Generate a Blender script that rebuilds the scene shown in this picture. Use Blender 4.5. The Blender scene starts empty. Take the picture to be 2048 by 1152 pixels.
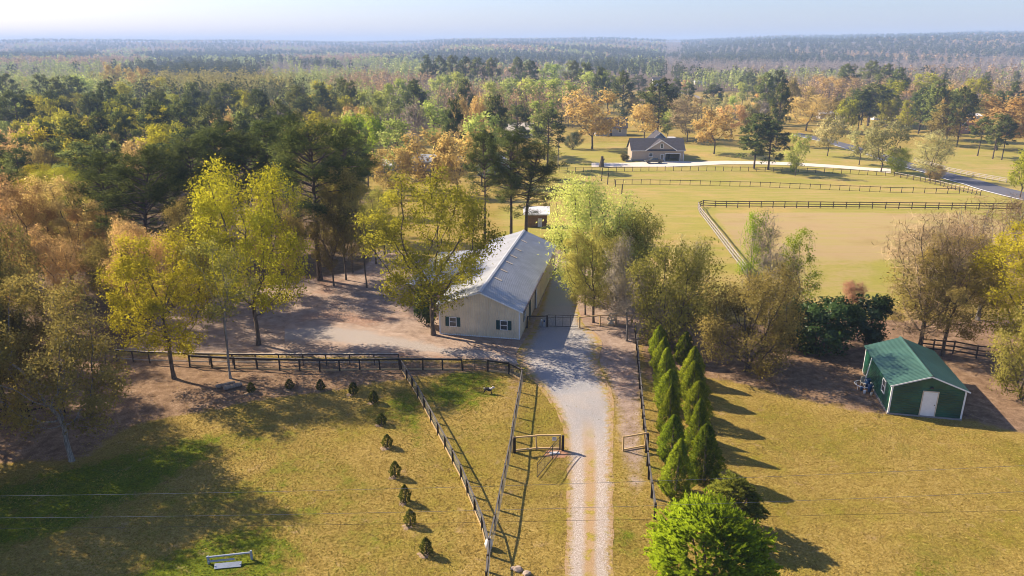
import bpy, math, random
import numpy as np
from mathutils import Vector, Matrix

# ------------------------------------------------------------ camera, sky, sun, exposure
SC = bpy.context.scene
COL = SC.collection
F_PX, PITCH, CAM_H = 1462.0, math.radians(18.39), 27.0
cam_d = bpy.data.cameras.new('camera'); cam = bpy.data.objects.new('camera', cam_d); COL.objects.link(cam)
cam_d.sensor_width = 36.0; cam_d.lens = F_PX / 2048 * 36.0
cam_d.clip_start = 0.5; cam_d.clip_end = 30000
cam.location = (0, 0, CAM_H); cam.rotation_euler = (math.pi / 2 - PITCH, 0, 0)
SC.camera = cam

SUN_EL, SUN_AZ = math.radians(35.5), math.radians(153)        # azimuth counter-clockwise from +X
sun_dir = Vector((math.cos(SUN_AZ) * math.cos(SUN_EL), math.sin(SUN_AZ) * math.cos(SUN_EL), math.sin(SUN_EL)))
W = bpy.data.worlds.new('World'); SC.world = W; W.use_nodes = True
wn = W.node_tree; wn.nodes.clear()
sky = wn.nodes.new('ShaderNodeTexSky'); sky.sky_type = 'NISHITA'; sky.sun_disc = False
sky.sun_elevation = SUN_EL; sky.sun_rotation = math.pi / 2 - SUN_AZ
sky.air_density = 1.0; sky.dust_density = 1.0; sky.ozone_density = 8.0; sky.altitude = 150
bgn = wn.nodes.new('ShaderNodeBackground'); bgn.inputs['Strength'].default_value = 0.092
wo = wn.nodes.new('ShaderNodeOutputWorld')
wb = wn.nodes.new('ShaderNodeMix'); wb.data_type = 'RGBA'; wb.blend_type = 'MULTIPLY'; wb.inputs[0].default_value = 1.0; wb.inputs[7].default_value = (1.20, .985, .975, 1)   # white balance
wn.links.new(sky.outputs[0], wb.inputs[6]); wn.links.new(wb.outputs[2], bgn.inputs[0]); wn.links.new(bgn.outputs[0], wo.inputs[0])
sl = bpy.data.lights.new('sun', 'SUN'); sl.energy = 5.0; sl.angle = math.radians(0.55); sl.color = (1.0, 0.84, 0.62)
so = bpy.data.objects.new('sun', sl); COL.objects.link(so)
so.rotation_euler = sun_dir.to_track_quat('Z', 'Y').to_euler(); so.location = (-200, 80, 180)
SC.view_settings.view_transform = 'Standard'; SC.view_settings.look = 'None'
SC.view_settings.exposure = 1.10; SC.view_settings.gamma = 1.0; SC.view_settings.use_curve_mapping = False
SC.render.engine = 'CYCLES'
cy = SC.cycles
cy.max_bounces = 5; cy.diffuse_bounces = 2; cy.glossy_bounces = 2; cy.transmission_bounces = 3
cy.transparent_max_bounces = 4; cy.volume_bounces = 1; cy.use_denoising = True
cy.caustics_reflective = False; cy.caustics_refractive = False
cy.sample_clamp_indirect = 4.0; cy.filter_width = 0.95

HAZE = 0.00023
rng = np.random.default_rng(7)
R = random.Random(11)

# ------------------------------------------------------------ terrain and pixel helpers
def ss(a, b, v):
    t = np.clip((np.asarray(v, float) - a) / (b - a), 0, 1)
    return t * t * (3 - 2 * t)

def terr(x, y):
    x = np.asarray(x, float); y = np.asarray(y, float)
    k = x / np.maximum(y, 1.0)
    z = -10 * ss(90, 215, y) - 2.5 * ss(260, 620, y)
    z = z + 1.6 * np.sin(x * .012 + 1) * np.sin(y * .009) * ss(150, 400, y)
    z = z + 50 * ss(1900, 5200, y) + 9 * ss(-.1, -.7, k) * ss(3000, 5000, y)
    z = z + (30 + 26 * ss(.28, .7, k)) * ss(1250, 2600, y) * ss(.16, .36, k)
    z = z + 16 * ss(1500, 2300, y) * ss(-.14, -.05, k) * ss(.24, .12, k)
    z = z + 3 * np.sin(x * .0021 + .5) * ss(1500, 3500, y) + 2.5 * np.sin(x * .0057 + y * .001) * ss(900, 2000, y)
    return z
def tz(x, y): return float(terr(x, y))

def ray(px, py):
    a = (px - 1024) / F_PX; b = (576 - py) / F_PX
    return np.array((a, math.cos(PITCH) + b * math.sin(PITCH), -math.sin(PITCH) + b * math.cos(PITCH)))

def P(px, py, up=0.0):
    """ground point under a picture position (2048 x 1152)"""
    d = ray(px, py)
    t = np.concatenate([np.arange(20, 400, .1), np.arange(400, 6000, 1.0)])
    h = CAM_H + d[2] * t - terr(d[0] * t, d[1] * t) - up
    i = int(np.argmax(h < 0)) if (h < 0).any() else len(t) - 1
    tt = t[i]
    return Vector((d[0] * tt, d[1] * tt, tz(d[0] * tt, d[1] * tt) + up))

def height_at(px, py, y):
    d = ray(px, py); return CAM_H + d[2] * y / d[1]

def top_spot(px, py, h):
    """where a thing h tall stands whose top shows at px, py"""
    p = P(px, py, h); p.z -= h
    return p

# ------------------------------------------------------------ materials
MATS = {}
def new_mat(name):
    m = bpy.data.materials.new(name); m.use_nodes = True
    nt = m.node_tree; nt.nodes.clear()
    out = nt.nodes.new('ShaderNodeOutputMaterial')
    MATS[name] = m
    return m, nt, out
def N(nt, typ, **kw):
    n = nt.nodes.new(typ)
    for k, v in kw.items(): setattr(n, k, v)
    return n
def lk(nt, a, b): nt.links.new(a, b)
def mathn(nt, op, a, b=None, c=None, clamp=False):
    n = N(nt, 'ShaderNodeMath', operation=op); n.use_clamp = clamp
    for i, v in enumerate((a, b, c)):
        if v is None: continue
        if isinstance(v, (int, float)): n.inputs[i].default_value = v
        else: lk(nt, v, n.inputs[i])
    return n.outputs[0]
def mixc(nt, f, a, b, mode='MIX'):
    n = N(nt, 'ShaderNodeMix', data_type='RGBA', blend_type=mode)
    for s, v in ((n.inputs[0], f), (n.inputs[6], a), (n.inputs[7], b)):
        if isinstance(v, (int, float)): s.default_value = v
        elif isinstance(v, tuple): s.default_value = (*v, 1) if len(v) == 3 else v
        else: lk(nt, v, s)
    return n.outputs[2]
def pos(nt): return N(nt, 'ShaderNodeNewGeometry').outputs['Position']
def noise(nt, vec, scale, detail=4, rough=.55, dist=0.0):
    n = N(nt, 'ShaderNodeTexNoise'); n.inputs['Scale'].default_value = scale
    n.inputs['Detail'].default_value = detail; n.inputs['Roughness'].default_value = rough
    n.inputs['Distortion'].default_value = dist
    if vec is not None: lk(nt, vec, n.inputs['Vector'])
    return n.outputs[0]
def ramp(nt, fac, stops):
    n = N(nt, 'ShaderNodeValToRGB'); cr = n.color_ramp
    while len(cr.elements) > 1: cr.elements.remove(cr.elements[-1])
    cr.elements[0].position = stops[0][0]; c = stops[0][1]; cr.elements[0].color = (*c, 1) if len(c) == 3 else c
    for p_, c in stops[1:]:
        e = cr.elements.new(p_); e.color = (*c, 1) if len(c) == 3 else c
    lk(nt, fac, n.inputs[0]); return n.outputs[0]
def step(nt, v, a, b):
    n = N(nt, 'ShaderNodeMapRange', interpolation_type='SMOOTHSTEP'); lk(nt, v, n.inputs[0])
    n.inputs[1].default_value = a; n.inputs[2].default_value = b; return n.outputs[0]
def principled(nt, out, color, rough=.7, metal=0.0, spec=.4, bump=None, bstr=.3, bdist=.02):
    b = N(nt, 'ShaderNodeBsdfPrincipled')
    if isinstance(color, tuple): b.inputs['Base Color'].default_value = (*color, 1)
    else: lk(nt, color, b.inputs['Base Color'])
    if isinstance(rough, (int, float)): b.inputs['Roughness'].default_value = rough
    else: lk(nt, rough, b.inputs['Roughness'])
    b.inputs['Metallic'].default_value = metal; b.inputs['Specular IOR Level'].default_value = spec
    if bump is not None:
        bn = N(nt, 'ShaderNodeBump'); bn.inputs['Strength'].default_value = bstr; bn.inputs['Distance'].default_value = bdist
        lk(nt, bump, bn.inputs['Height']); lk(nt, bn.outputs[0], b.inputs['Normal'])
    lk(nt, b.outputs[0], out.inputs[0]); return b

def plain(name, c, rough=.65, metal=0.0, var=.18, scale=3.0, c2=None, spec=.35, bump=0.0):
    """painted / wooden / metal surface with uneven wear"""
    m, nt, out = new_mat(name)
    tc = N(nt, 'ShaderNodeTexCoord').outputs['Object']
    n1 = noise(nt, tc, scale, 5, .65); n2 = noise(nt, tc, scale * 9, 3)
    dark = tuple(v * (1 - var) for v in c); lite = c2 or tuple(min(1, v * (1 + var)) for v in c)
    f = mathn(nt, 'ADD', mathn(nt, 'MULTIPLY', n1, .7), mathn(nt, 'MULTIPLY', n2, .3))
    col = mixc(nt, step(nt, f, .3, .7), dark, lite)
    oi = N(nt, 'ShaderNodeObjectInfo').outputs['Random']
    col = mixc(nt, .12, col, ramp(nt, oi, [(0, tuple(v * .5 for v in c)), (1, tuple(min(1, v * 1.5) for v in c))]))
    principled(nt, out, col, rough, metal, spec, bump=n2 if bump else None, bstr=bump, bdist=.01)
    return m

def leaf_mat(name, c_lo, c_hi, trans=.35, obj_var=.5, gloss=.0, hue=None):
    """foliage: tint attribute runs from c_lo to c_hi leaf by leaf, each tree shifts a little"""
    m, nt, out = new_mat(name)
    at = N(nt, 'ShaderNodeAttribute'); at.attribute_name = 'tint'
    oi = N(nt, 'ShaderNodeObjectInfo').outputs['Random']
    f = mathn(nt, 'ADD', at.outputs['Fac'], mathn(nt, 'MULTIPLY', mathn(nt, 'SUBTRACT', oi, .5), obj_var), clamp=True)
    col = mixc(nt, f, c_lo, c_hi)
    hs = N(nt, 'ShaderNodeHueSaturation'); lk(nt, col, hs.inputs['Color'])
    lk(nt, mathn(nt, 'ADD', mathn(nt, 'MULTIPLY', mathn(nt, 'FRACT', mathn(nt, 'MULTIPLY', oi, 7.31)), .03), .485), hs.inputs['Hue'])
    lk(nt, mathn(nt, 'ADD', mathn(nt, 'MULTIPLY', mathn(nt, 'FRACT', mathn(nt, 'MULTIPLY', oi, 13.7)), .4), .8), hs.inputs['Value'])
    col = hs.outputs[0]
    d = N(nt, 'ShaderNodeBsdfDiffuse'); lk(nt, col, d.inputs[0])
    t = N(nt, 'ShaderNodeBsdfTranslucent'); lk(nt, mixc(nt, .25, col, hue or c_hi), t.inputs[0])
    mx = N(nt, 'ShaderNodeMixShader'); mx.inputs[0].default_value = trans
    lk(nt, d.outputs[0], mx.inputs[1]); lk(nt, t.outputs[0], mx.inputs[2])
    last = mx.outputs[0]
    if gloss:
        g = N(nt, 'ShaderNodeBsdfGlossy'); g.inputs['Roughness'].default_value = .35; g.inputs[0].default_value = (.9, .95, 1, 1)
        m2 = N(nt, 'ShaderNodeMixShader'); m2.inputs[0].default_value = gloss
        lk(nt, last, m2.inputs[1]); lk(nt, g.outputs[0], m2.inputs[2]); last = m2.outputs[0]
    lk(nt, last, out.inputs[0]); return m

def bark_mat(name, c1, c2):
    m, nt, out = new_mat(name)
    tc = N(nt, 'ShaderNodeTexCoord').outputs['Object']
    mp = N(nt, 'ShaderNodeMapping'); mp.inputs['Scale'].default_value = (6, 6, 1.2); lk(nt, tc, mp.inputs[0])
    n = noise(nt, mp.outputs[0], 2, 5, .7)
    principled(nt, out, mixc(nt, step(nt, n, .35, .65), c1, c2), .9, 0, .15, bump=n, bstr=.8, bdist=.03)
    return m

# ------------------------------------------------------------ mesh helpers
def mk_mesh(name, V, quads=None, tris=None, attrs=None, mats=(), smooth=False):
    me = bpy.data.meshes.new(name)
    V = np.asarray(V, np.float32).reshape(-1, 3)
    ql = np.asarray(quads, np.int32).reshape(-1, 4) if quads is not None and len(quads) else np.zeros((0, 4), np.int32)
    tl = np.asarray(tris, np.int32).reshape(-1, 3) if tris is not None and len(tris) else np.zeros((0, 3), np.int32)
    me.vertices.add(len(V)); me.vertices.foreach_set('co', V.ravel())
    me.loops.add(ql.size + tl.size)
    me.loops.foreach_set('vertex_index', np.concatenate([ql.ravel(), tl.ravel()]))
    me.polygons.add(len(ql) + len(tl))
    st = np.concatenate([np.arange(len(ql)) * 4, ql.size + np.arange(len(tl)) * 3]).astype(np.int32)
    me.polygons.foreach_set('loop_start', st)
    for k, v in (attrs or {}).items():
        v = np.asarray(v, np.float32)
        if v.ndim == 2 and v.shape[1] == 3:
            a = me.attributes.new(k, 'FLOAT_VECTOR', 'POINT'); a.data.foreach_set('vector', v.ravel()); smooth = True
        elif v.ndim == 2:
            a = me.attributes.new(k, 'FLOAT_COLOR', 'POINT'); a.data.foreach_set('color', v.ravel())
        else:
            a = me.attributes.new(k, 'FLOAT', 'POINT'); a.data.foreach_set('value', v)
    for m in mats: me.materials.append(m)
    me.update(calc_edges=True)
    me.polygons.foreach_set('use_smooth', np.full(len(me.polygons), bool(smooth)))
    return me

class MB:
    """collects boxes, bars, tubes, prisms; build() links them as one mesh object"""
    def __init__(s): s.v = []; s.q = []; s.t = []; s.n = 0; s.poly = []
    def add(s, v, q=(), t=()):
        v = [tuple(a) for a in v]; s.v += v
        s.q += [tuple(i + s.n for i in f) for f in q]; s.t += [tuple(i + s.n for i in f) for f in t]
        s.n += len(v); return s
    def box(s, a, b):
        (x0, y0, z0), (x1, y1, z1) = a, b
        return s.add([(x0, y0, z0), (x1, y0, z0), (x1, y1, z0), (x0, y1, z0), (x0, y0, z1), (x1, y0, z1), (x1, y1, z1), (x0, y1, z1)],
                     [(0, 3, 2, 1), (4, 5, 6, 7), (0, 1, 5, 4), (1, 2, 6, 5), (2, 3, 7, 6), (3, 0, 4, 7)])
    def bar(s, a, b, w, h, up=(0, 0, 1)):
        """rectangular bar from a to b, w wide (sideways), h tall"""
        a = Vector(a); b = Vector(b); d = (b - a).normalized(); u = Vector(up)
        sd = d.cross(u)
        if sd.length < 1e-4: sd = d.cross(Vector((0, 1, 0)))
        sd = sd.normalized() * w / 2; u = sd.cross(d).normalized() * h / 2
        c = [a - sd - u, a + sd - u, a + sd + u, a - sd + u, b - sd - u, b + sd - u, b + sd + u, b - sd + u]
        return s.add(c, [(0, 1, 2, 3), (7, 6, 5, 4), (0, 4, 5, 1), (1, 5, 6, 2), (2, 6, 7, 3), (3, 7, 4, 0)])
    def tube(s, pts, rad, k=6, cap=True):
        pts = [Vector(p_) for p_ in pts]; n = len(pts)
        if isinstance(rad, (int, float)): rad = [rad] * n
        vs = []; prev = None
        for i, p_ in enumerate(pts):
            d = (pts[min(i + 1, n - 1)] - pts[max(i - 1, 0)]).normalized()
            if prev is None:
                prev = d.cross(Vector((0, 0, 1)))
                if prev.length < .05: prev = d.cross(Vector((1, 0, 0)))
            prev = (prev - d * prev.dot(d)).normalized(); o = d.cross(prev)
            for j in range(k):
                a = 2 * math.pi * j / k
                vs.append(p_ + (prev * math.cos(a) + o * math.sin(a)) * rad[i])
        q = [(i * k + j, i * k + (j + 1) % k, (i + 1) * k + (j + 1) % k, (i + 1) * k + j) for i in range(n - 1) for j in range(k)]
        t = []
        if cap:
            vs += [pts[0], pts[-1]]
            t = [(n * k, (j + 1) % k, j) for j in range(k)] + [(n * k + 1, (n - 1) * k + j, (n - 1) * k + (j + 1) % k) for j in range(k)]
        return s.add(vs, q, t)
    def prism(s, poly, axis_a, axis_b, origin, ext):
        """polygon (in axes a,b) extruded by vector ext; fan caps (convex-ish outlines)"""
        A, B, O, E = Vector(axis_a), Vector(axis_b), Vector(origin), Vector(ext)
        p0 = [O + A * u + B * v for u, v in poly]; n = len(p0)
        cx = sum((p_ for p_ in p0), Vector()) / n
        vs = p0 + [p_ + E for p_ in p0] + [cx, cx + E]
        q = [(i, (i + 1) % n, n + (i + 1) % n, n + i) for i in range(n)]
        t = [(2 * n, (i + 1) % n, i) for i in range(n)] + [(2 * n + 1, n + i, n + (i + 1) % n) for i in range(n)]
        return s.add(vs, q, t)
    def mesh(s, name, mat, smooth=False):
        return mk_mesh(name, s.v, s.q, s.t, mats=[mat], smooth=smooth)
    def build(s, name, mat, parent=None, smooth=False):
        return obj(name, s.mesh(name, mat, smooth), parent)

def obj(name, me, parent=None, loc=None, rz=0):
    o = bpy.data.objects.new(name, me); COL.objects.link(o)
    if parent: o.parent = parent
    if loc is not None: o.location = loc
    if rz: o.rotation_euler.z = rz
    return o
def tag(o, label=None, cat=None, group=None, kind=None):
    if label: o['label'] = label
    if cat: o['category'] = cat
    if group: o['group'] = group
    if kind: o['kind'] = kind
    return o
def thing(name, loc, label, cat, group=None, rz=0):
    o = bpy.data.objects.new(name, None); COL.objects.link(o)
    o.empty_display_size = .3; o.location = loc; o.rotation_euler.z = rz
    return tag(o, label, cat, group)
def fixn(me):
    import bmesh
    bm = bmesh.new(); bm.from_mesh(me); bmesh.ops.recalc_face_normals(bm, faces=bm.faces); bm.to_mesh(me); bm.free()
# ------------------------------------------------------------ the ground
def in_poly(X, Y, poly):
    ins = np.zeros(X.shape, bool); n = len(poly); j = n - 1
    for i in range(n):
        xi, yi = poly[i]; xj, yj = poly[j]
        c = ((yi > Y) != (yj > Y)) & (X < (xj - xi) * (Y - yi) / (yj - yi + 1e-12) + xi)
        ins ^= c; j = i
    return ins
def pxpoly(pts): return [(lambda q: (q.x, q.y))(P(*p_)) for p_ in pts]

xs = np.concatenate([-80 - np.geomspace(1, 6500, 62)[::-1], np.arange(-80, 80.01, .5), 80 + np.geomspace(1, 6500, 62)])
ys = np.concatenate([[2, 12], np.arange(18, 130, .5), np.arange(130, 300, 1.5), 300 + np.geomspace(2, 7500, 90)])
GX, GY = np.meshgrid(xs, ys)
GZ = terr(GX, GY)
# the near yard is not a billiard table
GZ = GZ + .05 * np.sin(GX * .7 + 2 * np.sin(GY * .3)) * np.sin(GY * .55 + 1) * ss(20, 30, GY) * (1 - ss(60, 90, GY))

def zone(polys, blur=3):
    m = np.zeros(GX.shape)
    for pl in polys: m = np.maximum(m, in_poly(GX, GY, pl).astype(float))
    for _ in range(blur):
        for ax in (0, 1):
            m = (np.roll(m, 1, ax) + m * 2 + np.roll(m, -1, ax)) / 4
    return m
D_YARD = pxpoly([(250, 660), (360, 610), (560, 560), (600, 500), (820, 500), (890, 560), (890, 690), (1030, 690), (1090, 690), (1110, 740), (1050, 722), (980, 722), (800, 716), (560, 712), (250, 706)])
D_GATE = pxpoly([(1060, 700), (1050, 560), (1095, 500), (1290, 500), (1290, 640), (1275, 700), (1280, 800), (1290, 1000), (1262, 1000), (1240, 900), (1235, 800), (1185, 690)])
D_STRAW = [pxpoly([(-60, 930), (170, 920), (260, 850), (520, 800), (900, 745), (1010, 745), (1040, 730), (-100, 700)]),
           pxpoly([(1275, 640), (1290, 770), (1330, 760), (1420, 752), (1500, 772), (1600, 800), (1700, 822), (1760, 826), (1760, 660)]),
           pxpoly([(1640, 640), (1640, 800), (1760, 825), (1930, 838), (2060, 872), (2200, 860), (2200, 640)]),
           pxpoly([(1020, 760), (1042, 730), (1052, 760), (1035, 800), (1010, 880), (985, 1000), (972, 1000), (1000, 860)])]
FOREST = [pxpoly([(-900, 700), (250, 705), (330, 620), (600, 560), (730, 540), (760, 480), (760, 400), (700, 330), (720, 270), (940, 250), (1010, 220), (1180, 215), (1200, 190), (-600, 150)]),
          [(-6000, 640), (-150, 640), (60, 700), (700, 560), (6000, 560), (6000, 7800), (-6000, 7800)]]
GREEN = [pxpoly([(-80, 1000), (160, 930), (330, 880), (470, 850), (420, 930), (260, 1000), (120, 1080), (-80, 1120)]),
         pxpoly([(800, 860), (770, 780), (830, 770), (860, 880), (850, 930)]),
         pxpoly([(850, 800), (880, 740), (1010, 750), (1010, 800), (930, 830)]),
         pxpoly([(200, 1160), (420, 1060), (560, 1050), (640, 1100), (560, 1200), (200, 1200)]),
         pxpoly([(1280, 860), (1330, 860), (1330, 1010), (1290, 1010)]), pxpoly([(1225, 960), (1262, 940), (1270, 1100), (1235, 1200)]),
         pxpoly([(1790, 1160), (1830, 1120), (1900, 1120), (1940, 1170), (1850, 1220)])]
FIELD = [pxpoly([(1000, 560), (1000, 430), (1100, 290), (1230, 285), (1650, 300), (2300, 280), (2300, 430), (2100, 460), (1730, 640), (1450, 620), (1290, 560), (1200, 490), (1100, 480)])]
ARENA = [pxpoly([(1425, 428), (1640, 425), (1960, 428), (2060, 470), (1900, 520), (1500, 520), (1480, 500)])]
AR2 = [pxpoly([(1500, 520), (1760, 520), (1740, 650), (1640, 640), (1540, 600)])]
D_BARN = pxpoly([(860, 655), (1060, 668), (1075, 712), (860, 705)])
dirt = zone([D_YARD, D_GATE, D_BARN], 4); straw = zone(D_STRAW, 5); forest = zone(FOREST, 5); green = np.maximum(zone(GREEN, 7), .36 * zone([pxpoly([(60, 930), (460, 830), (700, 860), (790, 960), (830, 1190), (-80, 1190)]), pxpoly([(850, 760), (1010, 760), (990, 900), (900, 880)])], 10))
field = zone(FIELD, 8); arena = zone(ARENA, 4) + .45 * zone(AR2, 4)
nx, ny = len(xs), len(ys)
idx = np.arange(nx * ny).reshape(ny, nx)
gq = np.stack([idx[:-1, :-1], idx[:-1, 1:], idx[1:, 1:], idx[1:, :-1]], -1).reshape(-1, 4)
GV = np.stack([GX, GY, GZ], -1).reshape(-1, 3)

def tuft_noise(nt, p):
    """short grass seen from the air: fine clumps, larger drifts"""
    a = noise(nt, p, 6.5, 4, .8, .5); b = noise(nt, p, 1.3, 4, .6, .4); c = noise(nt, p, .16, 4, .6, .3); d = noise(nt, p, .035, 3)
    return a, b, c, d
def grass_color(nt, p, green_attr=None, field_attr=None):
    a, b, c, d = tuft_noise(nt, p)
    f = mathn(nt, 'ADD', mathn(nt, 'MULTIPLY', a, .68), mathn(nt, 'MULTIPLY', b, .32))
    straw_c = ramp(nt, f, [(.34, (.130, .086, .014)), (.45, (.265, .184, .042)), (.55, (.365, .262, .072)), (.68, (.52, .388, .145))])
    lush_c = ramp(nt, f, [(.34, (.075, .066, .006)), (.46, (.17, .145, .011)), (.56, (.245, .205, .018)), (.70, (.36, .285, .05))])
    g = mathn(nt, 'ADD', mathn(nt, 'MULTIPLY', c, .75), mathn(nt, 'MULTIPLY', b, .35))
    g = mathn(nt, 'MULTIPLY', step(nt, g, .47, .72), .8)
    if field_attr is not None:
        g = mathn(nt, 'ADD', g, mathn(nt, 'MULTIPLY', field_attr, mathn(nt, 'ADD', mathn(nt, 'MULTIPLY', d, .8), .0)), clamp=True)
    if green_attr is not None:
        ga = step(nt, mathn(nt, 'ADD', mathn(nt, 'MULTIPLY', green_attr, 1.0), mathn(nt, 'MULTIPLY', mathn(nt, 'SUBTRACT', mathn(nt, 'ADD', mathn(nt, 'MULTIPLY', c, .5), mathn(nt, 'MULTIPLY', b, .5)), .5), 3.4)), .25, .95)
        g = mathn(nt, 'MAXIMUM', g, ga)
        vivid = ramp(nt, f, [(.36, (.028, .062, .003)), (.5, (.085, .145, .006)), (.66, (.21, .25, .015))])
        lush_c = mixc(nt, mathn(nt, 'MULTIPLY', ga, .75), lush_c, vivid)
    col = mixc(nt, g, straw_c, lush_c)
    wear = noise(nt, p, .8, 6, .72, .8); blotch = noise(nt, p, .28, 5, .7, .6)
    col = mixc(nt, mathn(nt, 'MULTIPLY', step(nt, wear, .57, .70), .55), col, mixc(nt, a, (.27, .165, .085), (.50, .36, .22)))     # thin, worn spots
    col = mixc(nt, mathn(nt, 'MULTIPLY', step(nt, blotch, .55, .66), .4), col, mixc(nt, a, (.085, .085, .008), (.26, .24, .03)))  # weedy spots
    return col, f, b, c, d

def ground_mat():
    m, nt, out = new_mat('ground')
    p = pos(nt)
    def at(nm):
        n = N(nt, 'ShaderNodeAttribute'); n.attribute_name = nm; return n.outputs['Fac']
    gfar = at('field')
    col, f, b, c, d = grass_color(nt, p, at('green'), gfar)
    # pale dry field far off
    fieldc = mixc(nt, step(nt, mathn(nt, 'ADD', mathn(nt, 'MULTIPLY', d, .6), mathn(nt, 'MULTIPLY', c, .5)), .38, .58), (.45, .325, .115), (.33, .315, .068))
    mp = N(nt, 'ShaderNodeMapping'); mp.inputs['Scale'].default_value = (.06, .34, 1); mp.inputs['Rotation'].default_value = (0, 0, .06); lk(nt, p, mp.inputs[0])
    streak = noise(nt, mp.outputs[0], 1.0, 5, .65, .6)
    fieldc = mixc(nt, .3, fieldc, col)
    fieldc = mixc(nt, mathn(nt, 'MULTIPLY', step(nt, streak, .44, .66), .55), fieldc, (.44, .30, .15))
    fieldc = mixc(nt, mathn(nt, 'MULTIPLY', step(nt, noise(nt, p, .55, 5, .7), .56, .68), .4), fieldc, (.20, .19, .045))
    col = mixc(nt, mathn(nt, 'MULTIPLY', gfar, .85), col, fieldc)
    # bare earth and leaf litter
    fine = noise(nt, p, 11, 4, .75, .5)
    ds = mathn(nt, 'ADD', mathn(nt, 'MULTIPLY', b, .5), mathn(nt, 'MULTIPLY', fine, .5))
    dirt_c = ramp(nt, ds, [(.32, (.155, .105, .078)), (.46, (.30, .22, .172)), (.58, (.40, .305, .245)), (.70, (.52, .42, .35))])
    red = mixc(nt, step(nt, c, .5, .68), dirt_c, mixc(nt, fine, (.22, .085, .040), (.46, .235, .14)))
    dirt_c = mixc(nt, .38, dirt_c, red)
    straw_c = ramp(nt, ds, [(.32, (.085, .052, .030)), (.45, (.19, .118, .070)), (.57, (.30, .20, .125)), (.70, (.47, .34, .24))])
    def edge(a, s=1.0): return step(nt, mathn(nt, 'ADD', a, mathn(nt, 'MULTIPLY', mathn(nt, 'SUBTRACT', mathn(nt, 'ADD', mathn(nt, 'MULTIPLY', c, .5), mathn(nt, 'MULTIPLY', b, .5)), .5), s)), .3, .7)
    col = mixc(nt, edge(at('straw'), 1.7), col, straw_c)
    col = mixc(nt, edge(at('dirt'), 1.2), col, dirt_c)
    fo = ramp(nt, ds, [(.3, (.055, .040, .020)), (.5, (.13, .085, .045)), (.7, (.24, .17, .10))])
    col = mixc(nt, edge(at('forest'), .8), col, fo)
    ar = ramp(nt, mathn(nt, 'ADD', mathn(nt, 'MULTIPLY', c, .6), mathn(nt, 'MULTIPLY', f, .4)), [(.35, (.31, .225, .095)), (.5, (.375, .285, .125)), (.65, (.36, .30, .10))])
    ar = mixc(nt, mathn(nt, 'MULTIPLY', step(nt, streak, .4, .62), .7), ar, (.385, .265, .15))
    col = mixc(nt, mathn(nt, 'MULTIPLY', edge(at('arena'), 1.3), .85), col, ar)
    hgt = mathn(nt, 'ADD', f, mathn(nt, 'MULTIPLY', fine, .4))
    principled(nt, out, col, .95, 0, .1, bump=hgt, bstr=.9, bdist=.16)
    return m
M_ground = ground_mat()
g = obj('ground', mk_mesh('ground', GV, gq, attrs=dict(dirt=dirt.ravel(), straw=straw.ravel(), forest=forest.ravel(), green=green.ravel(), field=field.ravel(), arena=arena.ravel()), mats=[M_ground], smooth=True))
tag(g, kind='structure')

def near_z(x, y):
    """height of the ground sheet incl. its small unevenness"""
    z = tz(x, y)
    return z + .05 * math.sin(x * .7 + 2 * math.sin(y * .3)) * math.sin(y * .55 + 1) * float(ss(20, 30, y)) * (1 - float(ss(60, 90, y)))

def strip(name, mat, left, right, n_across, ds, lift, rag=0.0, seed=1):
    """sheet between two edge lines (world xy lists), with u across and v along"""
    rr = np.random.default_rng(seed)
    L = np.array([(a[0], a[1]) for a in left], float); Rr = np.array([(a[0], a[1]) for a in right], float)
    seg = np.concatenate([[0], np.cumsum(np.hypot(*np.diff((L + Rr) / 2, axis=0).T))])
    s = np.arange(0, seg[-1], ds)
    def smooth(c):
        v = np.interp(s, seg, c)
        k = max(1, int(1.2 / ds)); ker = np.ones(2 * k + 1) / (2 * k + 1)
        return np.convolve(np.pad(v, k, 'edge'), ker, 'valid')
    lx, ly, rx, ry = (smooth(c) for c in (L[:, 0], L[:, 1], Rr[:, 0], Rr[:, 1]))
    u = np.linspace(0, 1, n_across)
    jl = np.convolve(rr.normal(0, 1, len(s) + 4), [.15, .2, .3, .2, .15], 'valid') * rag
    jr = np.convolve(rr.normal(0, 1, len(s) + 4), [.15, .2, .3, .2, .15], 'valid') * rag
    wd = np.hypot(rx - lx, ry - ly)
    ua = u[None, :] + (jl / wd)[:, None] * (1 - u)[None, :] ** 3 + (jr / wd)[:, None] * u[None, :] ** 3
    X = lx[:, None] * (1 - ua) + rx[:, None] * ua; Y = ly[:, None] * (1 - ua) + ry[:, None] * ua
    Z = np.array([[near_z(X[i, j], Y[i, j]) for j in range(n_across)] for i in range(len(s))]) + lift
    id_ = np.arange(X.size).reshape(X.shape)
    q = np.stack([id_[:-1, :-1], id_[:-1, 1:], id_[1:, 1:], id_[1:, :-1]], -1).reshape(-1, 4)
    o = obj(name, mk_mesh(name, np.stack([X, Y, Z], -1).reshape(-1, 3), q, attrs=dict(u=np.tile(u, len(s)), v=np.repeat(s, n_across)), mats=[mat], smooth=True))
    return tag(o, kind='structure')

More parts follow.
